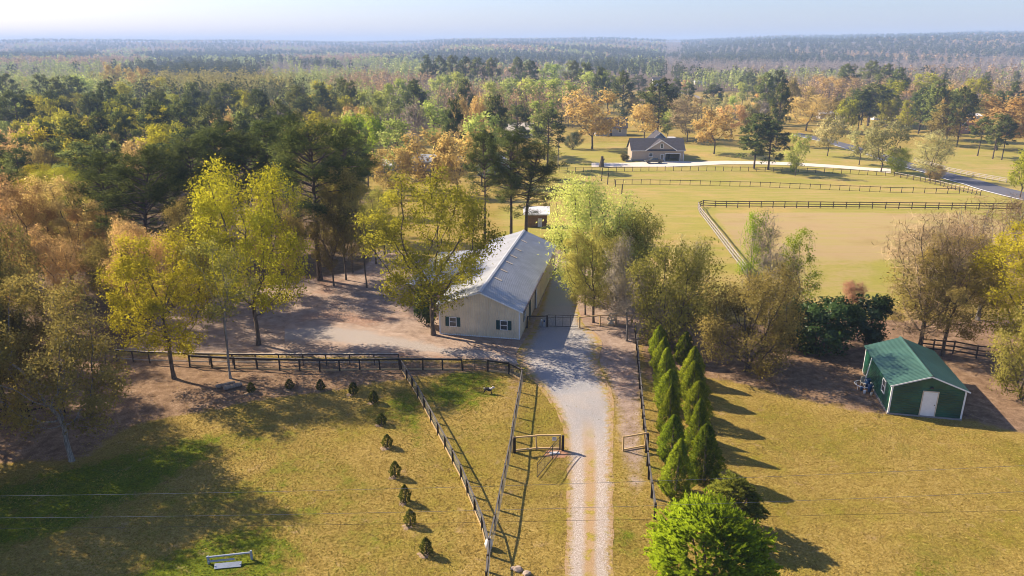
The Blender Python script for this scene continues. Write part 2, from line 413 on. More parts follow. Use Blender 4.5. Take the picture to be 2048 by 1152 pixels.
def gravel_mat():
    m, nt, out = new_mat('gravel')
    p = pos(nt)
    ua = N(nt, 'ShaderNodeAttribute'); ua.attribute_name = 'u'; u = ua.outputs['Fac']
    va = N(nt, 'ShaderNodeAttribute'); va.attribute_name = 'v'; v = va.outputs['Fac']
    col, f, b, c, d = grass_color(nt, p)
    vo = N(nt, 'ShaderNodeTexVoronoi'); vo.inputs['Scale'].default_value = 14; lk(nt, p, vo.inputs['Vector'])
    fine = noise(nt, p, 22, 4, .8)
    st = mathn(nt, 'ADD', mathn(nt, 'MULTIPLY', vo.outputs['Distance'], .5), mathn(nt, 'MULTIPLY', fine, .5))
    grey = ramp(nt, st, [(.2, (.10, .102, .115)), (.42, (.225, .225, .24)), (.7, (.43, .42, .42))])
    tan = ramp(nt, st, [(.2, (.17, .13, .10)), (.42, (.32, .265, .222)), (.7, (.49, .435, .39))])
    ear = ramp(nt, fine, [(.3, (.20, .125, .065)), (.5, (.36, .24, .13)), (.7, (.46, .34, .20))])
    wob = mathn(nt, 'MULTIPLY', mathn(nt, 'SUBTRACT', noise(nt, p, 2.6, 5, .75, .5), .5), .42)
    two = mathn(nt, 'SUBTRACT', 1, step(nt, mathn(nt, 'ADD', v, mathn(nt, 'MULTIPLY', c, 6)), 21, 30))   # lower, older part: two wheel tracks
    stone = mixc(nt, two, mixc(nt, mathn(nt, 'MULTIPLY', step(nt, c, .42, .62), .5), grey, tan), tan)
    fn = mathn(nt, 'MULTIPLY', mathn(nt, 'SUBTRACT', fine, .5), .3)
    uc = mathn(nt, 'ABSOLUTE', mathn(nt, 'SUBTRACT', mathn(nt, 'ADD', u, mathn(nt, 'MULTIPLY', wob, .35)), .5))
    mid = mathn(nt, 'MULTIPLY', mathn(nt, 'SUBTRACT', 1, step(nt, mathn(nt, 'ADD', uc, mathn(nt, 'MULTIPLY', fn, .5)), .05, .19)), two)
    centre = mixc(nt, step(nt, b, .5, .62), ear, col)
    stone = mixc(nt, mid, stone, centre)
    ed = step(nt, mathn(nt, 'ADD', mathn(nt, 'ADD', uc, wob), fn), .30, .47)
    rim = mixc(nt, step(nt, b, .45, .6), ear, col)
    col = mixc(nt, ed, stone, rim)
    principled(nt, out, col, .93, 0, .15, bump=st, bstr=.7, bdist=.05)
    return m
M_gravel = gravel_mat()
drv = [(1130, 1400, 1232), (1130, 1152, 1227), (1134, 1000, 1227), (1133, 920, 1226), (1128, 860, 1226), (1108, 815, 1230), (1078, 775, 1220),
       (1046, 742, 1203), (1030, 715, 1196), (1040, 692, 1205), (1055, 672, 1200), (1066, 652, 1168), (1078, 620, 1156), (1092, 580, 1146), (1106, 540, 1140)]
strip('driveway', M_gravel, [P(a, y)[:] for a, y, b in drv], [P(b, y)[:] for a, y, b in drv], 15, .25, .012, .07, 3)
# worn gravel apron running off to the left in front of the barn
apr = [(1062, 735, 726), (990, 722, 700), (900, 714, 694), (800, 706, 668), (720, 700, 650), (640, 690, 640), (560, 690, 650)]
def apron_mat():
    m, nt, out = new_mat('worn_apron')
    p = pos(nt); ua = N(nt, 'ShaderNodeAttribute'); ua.attribute_name = 'u'; u = ua.outputs['Fac']
    b = noise(nt, p, 1.1, 4, .6, .4); c = noise(nt, p, .25, 4); fine = noise(nt, p, 16, 4, .8)
    ds = mathn(nt, 'ADD', mathn(nt, 'MULTIPLY', b, .5), mathn(nt, 'MULTIPLY', fine, .5))
    dirt_c = ramp(nt, ds, [(.32, (.155, .105, .078)), (.46, (.30, .22, .172)), (.58, (.40, .305, .245)), (.70, (.52, .42, .35))])
    grey = ramp(nt, fine, [(.3, (.19, .165, .155)), (.5, (.34, .295, .265)), (.7, (.50, .44, .40))])
    uc = mathn(nt, 'ABSOLUTE', mathn(nt, 'SUBTRACT', u, .5))
    e = step(nt, mathn(nt, 'ADD', uc, mathn(nt, 'MULTIPLY', mathn(nt, 'SUBTRACT', mathn(nt, 'ADD', b, c), 1.0), .55)), .12, .42)
    principled(nt, out, mixc(nt, e, grey, dirt_c), .95, 0, .1, bump=fine, bstr=.6, bdist=.05)
    return m
strip('gravel_apron', apron_mat(), [P(x, y0)[:] for x, y0, y1 in apr], [P(x, y1)[:] for x, y0, y1 in apr], 12, .4, .007, .35, 9)

# asphalt lane at the right, house driveway, lane far behind
def road_mat(name, c, rough=.85, line=None):
    m, nt, out = new_mat(name); p = pos(nt)
    n1 = noise(nt, p, .5, 4); n2 = noise(nt, p, 8, 4, .7)
    ua = N(nt, 'ShaderNodeAttribute'); ua.attribute_name = 'u'; u = ua.outputs['Fac']
    col = mixc(nt, mathn(nt, 'ADD', mathn(nt, 'MULTIPLY', n1, .6), mathn(nt, 'MULTIPLY', n2, .4)), tuple(v * .65 for v in c), tuple(v * 1.35 for v in c))
    principled(nt, out, col, rough, 0, .25, bump=n2, bstr=.3, bdist=.02); return m
M_asph = road_mat('asphalt', (.105, .105, .125)); M_conc = road_mat('concrete', (.60, .54, .47)); M_far = road_mat('far_asphalt', (.17, .16, .18))
ln = [(1580, 268, 1600), (1640, 282, 1668), (1690, 297, 1725), (1740, 313, 1785), (1790, 330, 1835), (1850, 347, 1905), (1910, 366, 1985), (1975, 386, 2060), (2060, 406, 2150), (2180, 430, 2300)]
ln = [(a + (b - a) * .2, y, a + (b - a) * .8) for a, y, b in ln]
L_ = [P(a, y + 2.6)[:] for a, y, b in ln]; R_ = [P(b, y - 2.6)[:] for a, y, b in ln]
road = strip('lane', M_asph, L_, R_, 6, 1.5, .10)
M_line = plain('road_paint', (.75, .74, .70), .6)
def edge_line(A, B, u, w, nm):
    a = [(p0[0] * (1 - u) + p1[0] * u, p0[1] * (1 - u) + p1[1] * u) for p0, p1 in zip(A, B)]
    b = [(p0[0] * (1 - u - w) + p1[0] * (u + w), p0[1] * (1 - u - w) + p1[1] * (u + w)) for p0, p1 in zip(A, B)]
    return strip(nm, M_line, a, b, 2, 1.5, .116)
edge_line(L_, R_, .02, .06, 'road_edge_line')
hd = [(1180, 334, 326), (1260, 334, 326), (1310, 334, 322), (1335, 334, 322), (1390, 332, 324), (1450, 329, 322), (1520, 329, 323), (1600, 332, 326), (1680, 337, 331), (1740, 342, 336), (1790, 348, 338)]
strip('house_driveway', M_conc, [P(x, a)[:] for x, a, b in hd], [P(x, b)[:] for x, a, b in hd], 6, 1.5, .09)
fl = [(1338, 181, 1346), (1350, 184, 1358), (1365, 187.5, 1376), (1385, 193, 1398), (1398, 199, 1412), (1408, 206, 1420)]
strip('far_lane', M_far, [P(a, y)[:] for a, y, b in fl], [P(b, y)[:] for a, y, b in fl], 4, 4, .25)
# ------------------------------------------------------------ tree building blocks
def unit(v): return v / np.maximum(np.linalg.norm(v, axis=-1, keepdims=True), 1e-9)

def space_col(attr, start, step_, infl, kill, iters, up=.12, rg=rng):
    nodes = [np.array(p_, float) for p_ in start]; par = [-1] + list(range(len(start) - 1))
    A = attr.copy(); NP = np.array(nodes)
    dm = np.linalg.norm(A[:, None] - NP[None], axis=2); ni = dm.argmin(1); nd = dm.min(1)
    for it in range(iters):
        act = nd < infl
        if not act.any():
            infl *= 1.5
            if infl > 60: break
            continue
        u_, inv = np.unique(ni[act], return_inverse=True)
        base = np.array([nodes[i] for i in u_])
        dirs = np.zeros((len(u_), 3)); np.add.at(dirs, inv, unit(A[act] - np.array(nodes)[ni[act]]))
        dirs = unit(unit(dirs) + rg.normal(0, .16, dirs.shape) + np.array((0, 0, up)))
        new = base + dirs * step_
        k0 = len(nodes); nodes += list(new); par += list(u_)
        d2 = np.linalg.norm(A[:, None] - new[None], axis=2)
        j = d2.argmin(1); m = d2[np.arange(len(A)), j]
        b = m < nd; nd[b] = m[b]; ni[b] = k0 + j[b]
        keep = nd > kill
        A, nd, ni = A[keep], nd[keep], ni[keep]
        if len(A) == 0: break
    return np.array(nodes), np.array(par)

def pipe(nodes, par, r_tip, ex=2.3):
    n = len(nodes); acc = np.zeros(n); kids = np.zeros(n, int); r = np.zeros(n)
    for i in range(n - 1, -1, -1):
        r[i] = r_tip if kids[i] == 0 else acc[i] ** (1 / ex)
        if par[i] >= 0: acc[par[i]] += r[i] ** ex; kids[par[i]] += 1
    return r, kids

def skeleton_mesh(nodes, par, r, rmin, flare=1.5):
    """tapered limb segments; twigs thinner than rmin are left out"""
    V, Q, T3 = [], [], []; n0 = 0; end = {}
    for i in range(1, len(nodes)):
        p_ = par[i]
        if p_ < 0 or r[i] < rmin: continue
        a, b = nodes[p_], nodes[i]; d = b - a; L = np.linalg.norm(d)
        if L < 1e-4: continue
        d /= L; k = 8 if r[i] > .12 else (5 if r[i] > .05 else 3)
        s = np.cross(d, (0, 0, 1.0)) if abs(d[2]) < .9 else np.cross(d, (1.0, 0, 0)); s /= np.linalg.norm(s); o = np.cross(d, s)
        an = np.arange(k) * 2 * np.pi / k; ring = np.cos(an)[:, None] * s + np.sin(an)[:, None] * o
        ra = min(r[p_], r[i] * 1.35); rb = r[i]
        if p_ == 0: ra = r[i] * flare
        V.append(a - d * ra * .25 + ring * ra); V.append(b + d * rb * .15 + ring * rb)
        Q += [(n0 + j, n0 + (j + 1) % k, n0 + k + (j + 1) % k, n0 + k + j) for j in range(k)]
        if p_ in end: T3.append((end[p_], end[p_] + 1, n0))          # grown on to its parent limb
        elif p_ == 0 and 'root' in end: T3.append((end['root'], end['root'] + 1, n0))
        end.setdefault('root', n0); end[i] = n0 + k; n0 += 2 * k
    return np.concatenate(V), Q, T3

def cards(C, size, aspect=.6, up=.35, tint=None, rg=rng, dirs=None, nrm=None):
    """leaf-sized quads round the points C"""
    n = len(C); size = np.broadcast_to(size, (n,)) * rg.choice([.6, .8, 1.0, 1.25, 1.6], n, p=[.2, .28, .27, .18, .07]) * rg.uniform(.85, 1.15, n)
    nr = unit(rg.normal(0, 1, (n, 3)) + np.array((0, 0, up)) + (0 if nrm is None else nrm * .9))
    if nrm is not None: nrm = unit(nrm + nr * .55)
    a = unit(np.cross(nr, rg.normal(0, 1, (n, 3)))) if dirs is None else unit(dirs)
    b = unit(np.cross(a, nr)) * (size * aspect)[:, None] * .5; a = a * size[:, None] * .5
    nr2 = np.cross(unit(a), unit(b)) * (size * .12)[:, None]
    V = np.stack([C - a, C + b * .95 + nr2 - a * .1, C + a, C - b * .95 + nr2 - a * .1], 1).reshape(-1, 3)
    q = np.arange(n * 4).reshape(-1, 4)
    if nrm is not None:
        g_ = np.cross(V[1::4] - V[0::4], V[2::4] - V[0::4]); fl = (g_ * nrm).sum(1) < 0
        q[fl] = q[fl][:, ::-1]
    t = rg.uniform(.1, .9, n) if tint is None else tint
    return (V, q, np.repeat(t, 4)) if nrm is None else (V, q, np.repeat(t, 4), np.repeat(nrm, 4, 0))

def lobes(rg, n, rx, rz, zc, lobe, top=1.0):
    """points filling a crown made of overlapping lobes; returns points and lobe id"""
    zz = (np.arange(n) + rg.uniform(0, 1, n)) / n * 1.8 - .9; az = rg.uniform(0, 6.28, n) + np.arange(n) * 2.4
    rr = np.sqrt(1 - .85 * zz ** 2) * rg.uniform(.35, 1, n) ** .6 * rx * .76 * np.where(zz < -.3, .95, 1)
    c = np.stack([np.cos(az) * rr, np.sin(az) * rr, zc + zz * rz * .86], 1)
    return c, rg.uniform(.7, 1.25, n) * lobe

def broadleaf(seed, H=15, rx=6, bole=.28, rz=None, n_lobe=26, lobe=2.2, n_attr=900, step_=.45, leaves=14000, leaf=.24, spread=.42, up=.1, r_tip=.02,
              rmin=.02, lean=(0, 0), top=1.0, stems=1, aspect=.6, twig=False, droop=0.0, ex=2.13):
    rg = np.random.default_rng(seed)
    rz = rz or H * (1 - bole) * .52; zc = H - rz
    lc, lr = lobes(rg, n_lobe, rx, rz, zc, lobe, top)
    k = rg.integers(0, n_lobe, n_attr)
    A = lc[k] + unit(rg.normal(0, 1, (n_attr, 3))) * (lr[k] * rg.uniform(.2, 1, n_attr) ** .5)[:, None]
    A = A[A[:, 2] > H * bole * .75]; A[:, 2] = np.minimum(A[:, 2], H)
    zb = H * bole; m = max(3, int(zb / .7))
    st = [np.array((lean[0] * t * t + .05 * math.sin(t * 5 + seed), lean[1] * t * t + .05 * math.cos(t * 4 + seed), zb * t - .15)) for t in np.linspace(0, 1, m)]
    nd, pr = space_col(A, st, step_, 5.0, step_ * 1.9, 70, up, rg)
    r, kids = pipe(nd, pr, r_tip, ex)
    tv, tq, t3 = skeleton_mesh(nd, pr, r, rmin)
    tm = mk_mesh('trunk', tv, tq, t3, mats=[None], smooth=True)
    tip = np.where(r < r_tip * 2.1)[0]
    w = np.where(kids[tip] == 0, 2.0, 1.0) * rg.gamma(1.6, 1.0, len(tip)); c = rg.choice(tip, leaves, p=w / w.sum())
    C = nd[c] + rg.normal(0, spread, (leaves, 3)) * np.array((1, 1, .75)); C[:, 2] -= droop * rg.uniform(0, 1, leaves) ** 2
    C = C[C[:, 2] > .3]
    # tint: drifts through the crown plus leaf-to-leaf scatter
    ph = rg.uniform(0, 6, 3); wv = np.sin(C[:, 0] * .9 + ph[0]) + np.sin(C[:, 1] * .8 + ph[1]) + np.sin(C[:, 2] * 1.1 + ph[2])
    t = np.clip(.5 + .13 * wv + rg.normal(0, .2, len(C)), 0, 1)
    dirs = None
    if twig: dirs = unit(nd[c][:len(C)] - nd[np.maximum(pr[c], 0)][:len(C)] + rg.normal(0, .5, (len(C), 3)))
    k = np.linalg.norm(C[:, None] - lc[None], axis=2).argmin(1)
    nr = unit(unit(C - lc[k]) * .8 + unit((C - np.array((0, 0, zc - rz * .3))) / np.array((rx, rx, rz))) * .6 + np.array((0, 0, .25)))
    V, q, tt, nn = cards(C, leaf, aspect, tint=t, rg=rg, dirs=dirs, nrm=nr)
    return tm, mk_mesh('crown', V, q, attrs=dict(tint=tt, custom_normal=nn), mats=[None]), H, rx

def pine(seed, H=22, rx=4.2, base=.42, n_br=46, tufts=30, needle=.42, width=.07, tipn=6, lean=(0, 0), rmin=.02, r0=.26, ragged=.35):
    rg = np.random.default_rng(seed)
    nd, pr, r = [], [], []
    m = 26
    for t in np.linspace(0, 1, m):
        nd.append((lean[0] * t * t + .25 * math.sin(t * 4 + seed) * t, lean[1] * t * t + .25 * math.cos(t * 3 + seed) * t, H * .97 * t - .15)); pr.append(len(nd) - 2)
        r.append(r0 * (1 - .88 * t) + .012)
    trunk = np.array(nd); tips = []; az = rg.uniform(0, 6.28)
    for b in range(n_br):
        f = (b + rg.uniform(0, .9)) / n_br; hz = base + (1 - base) * f ** .85; az += 2.4 + rg.normal(0, .5)
        prof = (.62 + .65 * math.sin(min(1, f * 1.25) * 2.4)) * (1 - .62 * max(0, f - .45) / .55)
        L = rx * prof * rg.uniform(1 - ragged, 1 + ragged * .5) * .85
        i0 = min(m - 1, int(hz * (m - 1))); p_ = trunk[i0].copy(); prev = i0
        el = math.radians(rg.uniform(-12, 30) + 42 * f); ns = max(3, int(L / .7))
        d = np.array((math.cos(az) * math.cos(el), math.sin(az) * math.cos(el), math.sin(el)))
        rb = .025 + .018 * L
        for s in range(ns):
            d = unit(d + rg.normal(0, .13, 3) + np.array((0, 0, .07 if s > ns * .4 else -.03)))
            p_ = p_ + d * L / ns; nd.append(tuple(p_)); pr.append(prev); prev = len(nd) - 1; r.append(rb * (1 - .8 * (s + 1) / ns) + .01)
            if s >= ns * .35:
                for k in range(3 if s < ns - 1 else 4):
                    sd = unit(d + rg.normal(0, .75, 3) * np.array((1, 1, .6)) + np.array((0, 0, .25)))
                    l2 = rg.uniform(.3, 1.25); e = p_ + sd * l2
                    nd.append(tuple(e)); pr.append(prev); r.append(.014); tips.append((e, sd)); 
    nd = np.array(nd); pr = np.array(pr); r = np.array(r)
    tv, tq, t3 = skeleton_mesh(nd, pr, r, rmin, 1.35)
    tm = mk_mesh('trunk', tv, tq, t3, mats=[None], smooth=True)
    e = np.array([t[0] for t in tips]); sd = np.array([t[1] for t in tips])
    e = np.concatenate([e, trunk[-3:]]); sd = np.concatenate([sd, np.tile((0, 0, 1.0), (3, 1))])
    k = np.repeat(np.arange(len(e)), tufts)
    n = len(k); dd = unit(sd[k] * .55 + unit(rg.normal(0, 1, (n, 3))) + np.array((0, 0, .2)))
    C = e[k] + rg.normal(0, .30, (n, 3)) * np.array((1, 1, .8)) + dd * needle * .5
    L = needle * rg.uniform(.7, 1.3, n)
    s = unit(np.cross(dd, rg.normal(0, 1, (n, 3)))) * (width * rg.uniform(.7, 1.4, n))[:, None]
    V = np.stack([C - dd * L[:, None] * .5 - s * .5, C - dd * L[:, None] * .5 + s * .5, C + dd * L[:, None] * .5], 1).reshape(-1, 3)
    t = np.clip(.45 + .16 * np.sin(e[k][:, 2] * 1.3 + seed) + rg.normal(0, .22, n), 0, 1)
    ax = np.stack([np.zeros(n), np.zeros(n), e[k][:, 2] - rx * .25], 1)
    nr = unit(unit(C - e[k]) * .7 + unit((e[k] - ax)) * .7 + dd * .35 + np.array((0, 0, .35)))
    tr = np.arange(n * 3).reshape(-1, 3); g_ = np.cross(V[1::3] - V[0::3], V[2::3] - V[0::3]); fl = (g_ * nr).sum(1) < 0; tr[fl] = tr[fl][:, ::-1]
    return tm, mk_mesh('crown', V, tris=tr, attrs=dict(tint=np.repeat(t, 3), custom_normal=np.repeat(nr, 3, 0)), mats=[None]), H, rx

def cone_tree(seed, H=4.6, rb=1.05, n=9000, leaf=.17, belly=.22, blunt=.55, aspect=.45, limb=True):
    """dense column of flat upright sprays (arborvitae and young planted evergreens)"""
    rg = np.random.default_rng(seed)
    f = rg.uniform(0, 1, n) ** 1.25; az = rg.uniform(0, 2 * np.pi, n)
    prof = np.where(f < belly, .72 + .28 * f / belly, ((1 - f) / (1 - belly)) ** blunt)
    lump = 1 + .15 * np.sin(az * 3 + f * 8 + seed) + .13 * np.sin(az * 6 - f * 13 + seed * 2) + .10 * np.sin(az * 11 + f * 27)
    rr = rb * prof * lump * rg.uniform(.55, 1.08, n) ** .45
    C = np.stack([np.cos(az) * rr, np.sin(az) * rr, .1 + f * (H - .15)], 1)
    out = np.stack([np.cos(az), np.sin(az), np.full(n, 1.1)], 1)
    d = unit(out + rg.normal(0, .42, (n, 3)))
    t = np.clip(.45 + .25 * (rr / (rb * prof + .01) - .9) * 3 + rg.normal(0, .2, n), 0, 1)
    nr = unit(np.stack([np.cos(az), np.sin(az), np.full(n, .35)], 1) + .5 * np.stack([np.sin(az * 7 + f * 17), np.cos(az * 5 - f * 23), np.sin(f * 40 + az * 3)], 1) * .6)
    V, q, tt, nn = cards(C, leaf, aspect, .2, t, rg, d, nr)
    mb = MB(); mb.tube([(0, 0, -.1), (.02, 0, H * .5), (0, .02, H * .9)], [.09 * rb + .02, .06 * rb + .01, .01], 6)
    return mb.mesh('trunk', None), mk_mesh('crown', V, q, attrs=dict(tint=tt, custom_normal=nn), mats=[None]), H, rb

def spray_bush(seed, H=5, rx=3.2, n_shoot=420, per=40, leaf=.17, length=.9):
    """feathery evergreen bush: arching shoots carrying flat leaf sprays"""
    rg = np.random.default_rng(seed)
    az = rg.uniform(0, 2 * np.pi, n_shoot); v = rg.uniform(-.25, 1, n_shoot)
    cr = np.sqrt(np.maximum(0, 1 - np.maximum(v, 0) ** 2)); lump = 1 + .16 * np.sin(az * 3 + seed + v * 2) + .18 * np.sin(az * 6 + v * 9) 
    base = np.stack([np.cos(az) * cr * rx * .72 * lump, np.sin(az) * cr * rx * .72 * lump, H * .42 + v * H * .40 * (1 + .08 * np.sin(az * 4))], 1) * rg.uniform(.6, 1, (n_shoot, 1)) ** .4
    d = unit(np.stack([np.cos(az) * (.35 + cr * .7), np.sin(az) * (.35 + cr * .7), .35 + .5 * np.maximum(v, 0)], 1) + rg.normal(0, .28, (n_shoot, 3)))
    k = np.repeat(np.arange(n_shoot), per); s = rg.uniform(0, 1, len(k))
    C = base[k] + d[k] * ((s - .25) * length * rg.uniform(.7, 1.3, n_shoot)[k])[:, None] + np.array((0, 0, -.22)) * (s ** 2)[:, None]
    side = unit(np.cross(d[k], np.array((0, 0, 1.0)))) * rg.choice([-1, 1], len(k))[:, None]
    dirs = unit(d[k] * .9 + side * .8 + rg.normal(0, .2, (len(k), 3)))
    C = C + dirs * leaf * .4
    keep = C[:, 2] > .05; C, dirs, s, k2 = C[keep], dirs[keep], s[keep], k[keep]
    t = np.clip(.25 + .45 * s + rg.normal(0, .15, len(s)), 0, 1)
    nr = unit(d[k2] + unit(C - np.array((0, 0, H * .35))) * .7 + np.array((0, 0, .3)))
    V, q, tt, nn = cards(C, leaf, .38, .6, t, rg, dirs, nr)
    mb = MB()
    for j in range(5):
        a = j * 1.26; mb.tube([(.1 * math.cos(a), .1 * math.sin(a), -.1), (.5 * math.cos(a), .5 * math.sin(a), H * .35), (.9 * math.cos(a), .9 * math.sin(a), H * .65)], [.09, .06, .02], 5)
    return mb.mesh('trunk', None), mk_mesh('crown', V, q, attrs=dict(tint=tt, custom_normal=nn), mats=[None]), H, rx

M_bark = bark_mat('bark_brown', (.060, .045, .034), (.17, .135, .105))
M_pbark = bark_mat('bark_pine', (.050, .040, .034), (.135, .10, .082))
M_gbark = bark_mat('bark_grey', (.13, .115, .10), (.32, .29, .25))
LEAF = {
 'yellow': leaf_mat('leaf_yellow', (.24, .215, .010), (.64, .55, .045), .5, hue=(.66, .58, .03)),
 'ygreen': leaf_mat('leaf_yellow_green', (.19, .195, .012), (.54, .51, .055), .5),
 'lime': leaf_mat('leaf_lime', (.25, .31, .05), (.58, .63, .15), .5),
 'palegreen': leaf_mat('leaf_pale_green', (.25, .31, .058), (.58, .63, .17), .5),
 'cream': leaf_mat('leaf_cream_green', (.30, .28, .09), (.64, .59, .27), .48),
 'orange': leaf_mat('leaf_orange', (.46, .31, .085), (.80, .58, .20), .46),
 'rust': leaf_mat('leaf_rust', (.46, .315, .105), (.82, .58, .22), .5),
 'olive': leaf_mat('leaf_olive', (.15, .125, .034), (.42, .335, .092), .44),
 'olivegreen': leaf_mat('leaf_olive_green', (.16, .165, .028), (.46, .42, .095), .45),
 'pine': leaf_mat('leaf_pine', (.042, .062, .018), (.18, .20, .056), .22, .6),
 'dark':   leaf_mat('leaf_dark', (.016, .036, .008), (.065, .105, .022), .2, .4, .025),
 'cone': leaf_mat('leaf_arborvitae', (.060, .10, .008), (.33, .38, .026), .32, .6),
 'spray': leaf_mat('leaf_spray', (.080, .135, .006), (.36, .43, .020), .42, .1),
 'shrub':  leaf_mat('leaf_shrub', (.045, .060, .010), (.17, .18, .030), .25, .3),
 'shrub2': leaf_mat('leaf_deep_green', (.055, .075, .010), (.27, .29, .04), .3, .1),
 'bright': leaf_mat('leaf_bright', (.18, .29, .014), (.48, .56, .04), .45),
 'bare':   leaf_mat('twig_grey', (.25, .205, .165), (.48, .41, .33), .1),
 'barewarm': leaf_mat('twig_warm', (.28, .20, .115), (.56, .41, .23), .15),
 'redtwig': leaf_mat('twig_red', (.22, .09, .06), (.42, .21, .14), .1),
}
# prototypes: hi = near the camera, mid = 130 m and beyond
PROTO = {
 'round_hi': [broadleaf(21, 15, 6.3, .24, leaves=28000, leaf=.185, n_lobe=30, lobe=2.0), broadleaf(22, 15, 5.6, .27, leaves=25000, leaf=.185, n_lobe=24, lobe=2.0), broadleaf(23, 14, 6.2, .20, leaves=27000, leaf=.18, n_lobe=36, lobe=1.7)],
 'tall_hi': [broadleaf(31, 17, 4.2, .28, leaves=17000, leaf=.175, n_lobe=26, lobe=1.6), broadleaf(32, 17, 3.8, .32, leaves=13500, leaf=.175, n_lobe=20, lobe=1.6)],
 'thin_hi': [broadleaf(41, 14, 3.2, .38, leaves=5600, leaf=.18, n_lobe=12, lobe=1.4, n_attr=420, spread=.38), broadleaf(42, 13, 3.4, .30, leaves=4500, leaf=.18, n_lobe=10, lobe=1.3, n_attr=360, spread=.34)],
 'bare_hi': [broadleaf(51, 13, 5.2, .16, leaves=15000, leaf=.62, aspect=.045, n_lobe=22, spread=.42, n_attr=1200, twig=True, up=.3, rmin=.016), broadleaf(52, 12, 3.6, .2, leaves=8000, leaf=.6, aspect=.045, n_lobe=14, lobe=1.6, spread=.4, n_attr=800, twig=True, up=.35, rmin=.016)],
 'low_hi': [broadleaf(61, 8.5, 5.0, .06, leaves=24000, leaf=.165, n_lobe=34, lobe=1.6, top=1.0, spread=.42, step_=.4, n_attr=1100), broadleaf(62, 7.5, 4.2, .06, leaves=18000, leaf=.165, n_lobe=26, lobe=1.5, spread=.42, step_=.4)],
 'holly': [broadleaf(66, 5.2, 2.6, .08, leaves=9000, leaf=.24, n_lobe=18, lobe=1.0, spread=.36, step_=.35, n_attr=600), broadleaf(67, 5.0, 1.7, .08, leaves=5000, leaf=.26, n_lobe=12, lobe=.8, spread=.3, step_=.35, n_attr=400)],
 'pine_hi': [pine(71, 23, 4.6, .36, 74, 34), pine(72, 22, 4.0, .46, 60, 34), pine(73, 23, 4.8, .32, 74, 34, lean=(1.6, 0))],
 'pine_mid': [pine(81, 22, 4.6, .34, 50, 10, .8, .26, rmin=.05), pine(82, 22, 4.2, .40, 46, 10, .8, .26, rmin=.05), pine(83, 21, 5.0, .28, 54, 10, .8, .26, rmin=.05), pine(84, 20, 4.4, .20, 56, 10, .8, .26, rmin=.05)],
 'round_mid': [broadleaf(91, 15, 6.5, .22, leaves=3600, leaf=.55, spread=.6, n_attr=420, step_=.7, rmin=.03, r_tip=.03), broadleaf(92, 15, 6, .25, leaves=3200, leaf=.55, spread=.6, n_attr=380, step_=.7, n_lobe=18, rmin=.03, r_tip=.03), broadleaf(93, 14, 6.8, .2, leaves=3600, leaf=.52, spread=.6, n_attr=420, step_=.7, n_lobe=30, lobe=1.9, rmin=.03, r_tip=.03)],
 'tall_mid': [broadleaf(101, 18, 4.4, .22, leaves=2900, leaf=.55, spread=.6, n_attr=360, step_=.7, lobe=1.8, rmin=.03, r_tip=.03), broadleaf(102, 18, 3.8, .25, leaves=2400, leaf=.55, spread=.55, n_attr=320, step_=.7, lobe=1.6, n_lobe=18, rmin=.03, r_tip=.03), broadleaf(103, 19, 4.8, .2, leaves=3000, leaf=.55, spread=.6, n_attr=360, step_=.7, lobe=1.7, n_lobe=30, rmin=.03, r_tip=.03)],
 'bare_mid': [broadleaf(111, 15, 4.6, .2, leaves=3600, leaf=1.1, aspect=.075, spread=.6, n_attr=420, step_=.7, twig=True, up=.3, rmin=.025, r_tip=.025), broadleaf(112, 16, 3.8, .22, leaves=3000, leaf=1.1, aspect=.075, spread=.55, n_attr=360, step_=.7, twig=True, up=.35, lobe=1.6, rmin=.025, r_tip=.025)],
 'cone': [cone_tree(121, 4.6, 1.1, 12000, .14, .2, .72), cone_tree(122, 4.4, 1.1, 12000, .14, .3, .6), cone_tree(123, 4.8, 1.15, 12000, .14, .16, .78), cone_tree(124, 4.6, 1.1, 11000, .14, .36, .55), cone_tree(125, 4.5, 1.05, 11000, .15, .24, .66)],
 'planted': [cone_tree(131, 1.25, .42, 1500, .11, .3, .6), cone_tree(132, 1.2, .48, 1500, .11, .35, .5)],
 'spray': [spray_bush(141, 4.6, 3.1, 1300, 30, .19, .95), spray_bush(142, 4.0, 1.7, 560, 26, .16, .42)],
}
BARK = {'pine_hi': M_pbark, 'pine_mid': M_pbark, 'bare_hi': M_gbark, 'thin_hi': M_gbark}

def tree(shape, leafk, loc, h=None, w=None, label='', cat='tree', group=None, name=None, rz=None, var=None, bark=None, sub=('trunk', 'crown')):
    pr = PROTO[shape]; tm, cm, H, rx = pr[(var if var is not None else R.randrange(len(pr))) % len(pr)]
    sz = (h / H) if h else 1.0; sx = (w / (2 * rx)) if w else sz
    nm = name or {'pine_hi': 'pine_tree', 'pine_mid': 'pine_tree', 'cone': 'arborvitae', 'planted': 'planted_shrub', 'spray': 'evergreen_bush', 'holly': 'evergreen_shrub', 'bare_hi': 'bare_tree', 'bare_mid': 'bare_tree'}.get(shape, 'broadleaf_tree')
    root = thing(nm, loc, label, cat, group, R.uniform(0, 6.28) if rz is None else rz)
    root.scale = (sx, sx, sz)
    if shape in ('cone', 'planted'): root.rotation_euler.x = R.gauss(0, .02); root.rotation_euler.y = R.gauss(0, .02)
    for part, me, mt in ((sub[0], tm, bark or BARK.get(shape, M_bark)), (sub[1], cm, LEAF[leafk])):
        o = bpy.data.objects.new(part, me); COL.objects.link(o); o.parent = root
        o.material_slots[0].link = 'OBJECT'; o.material_slots[0].material = mt
    return root

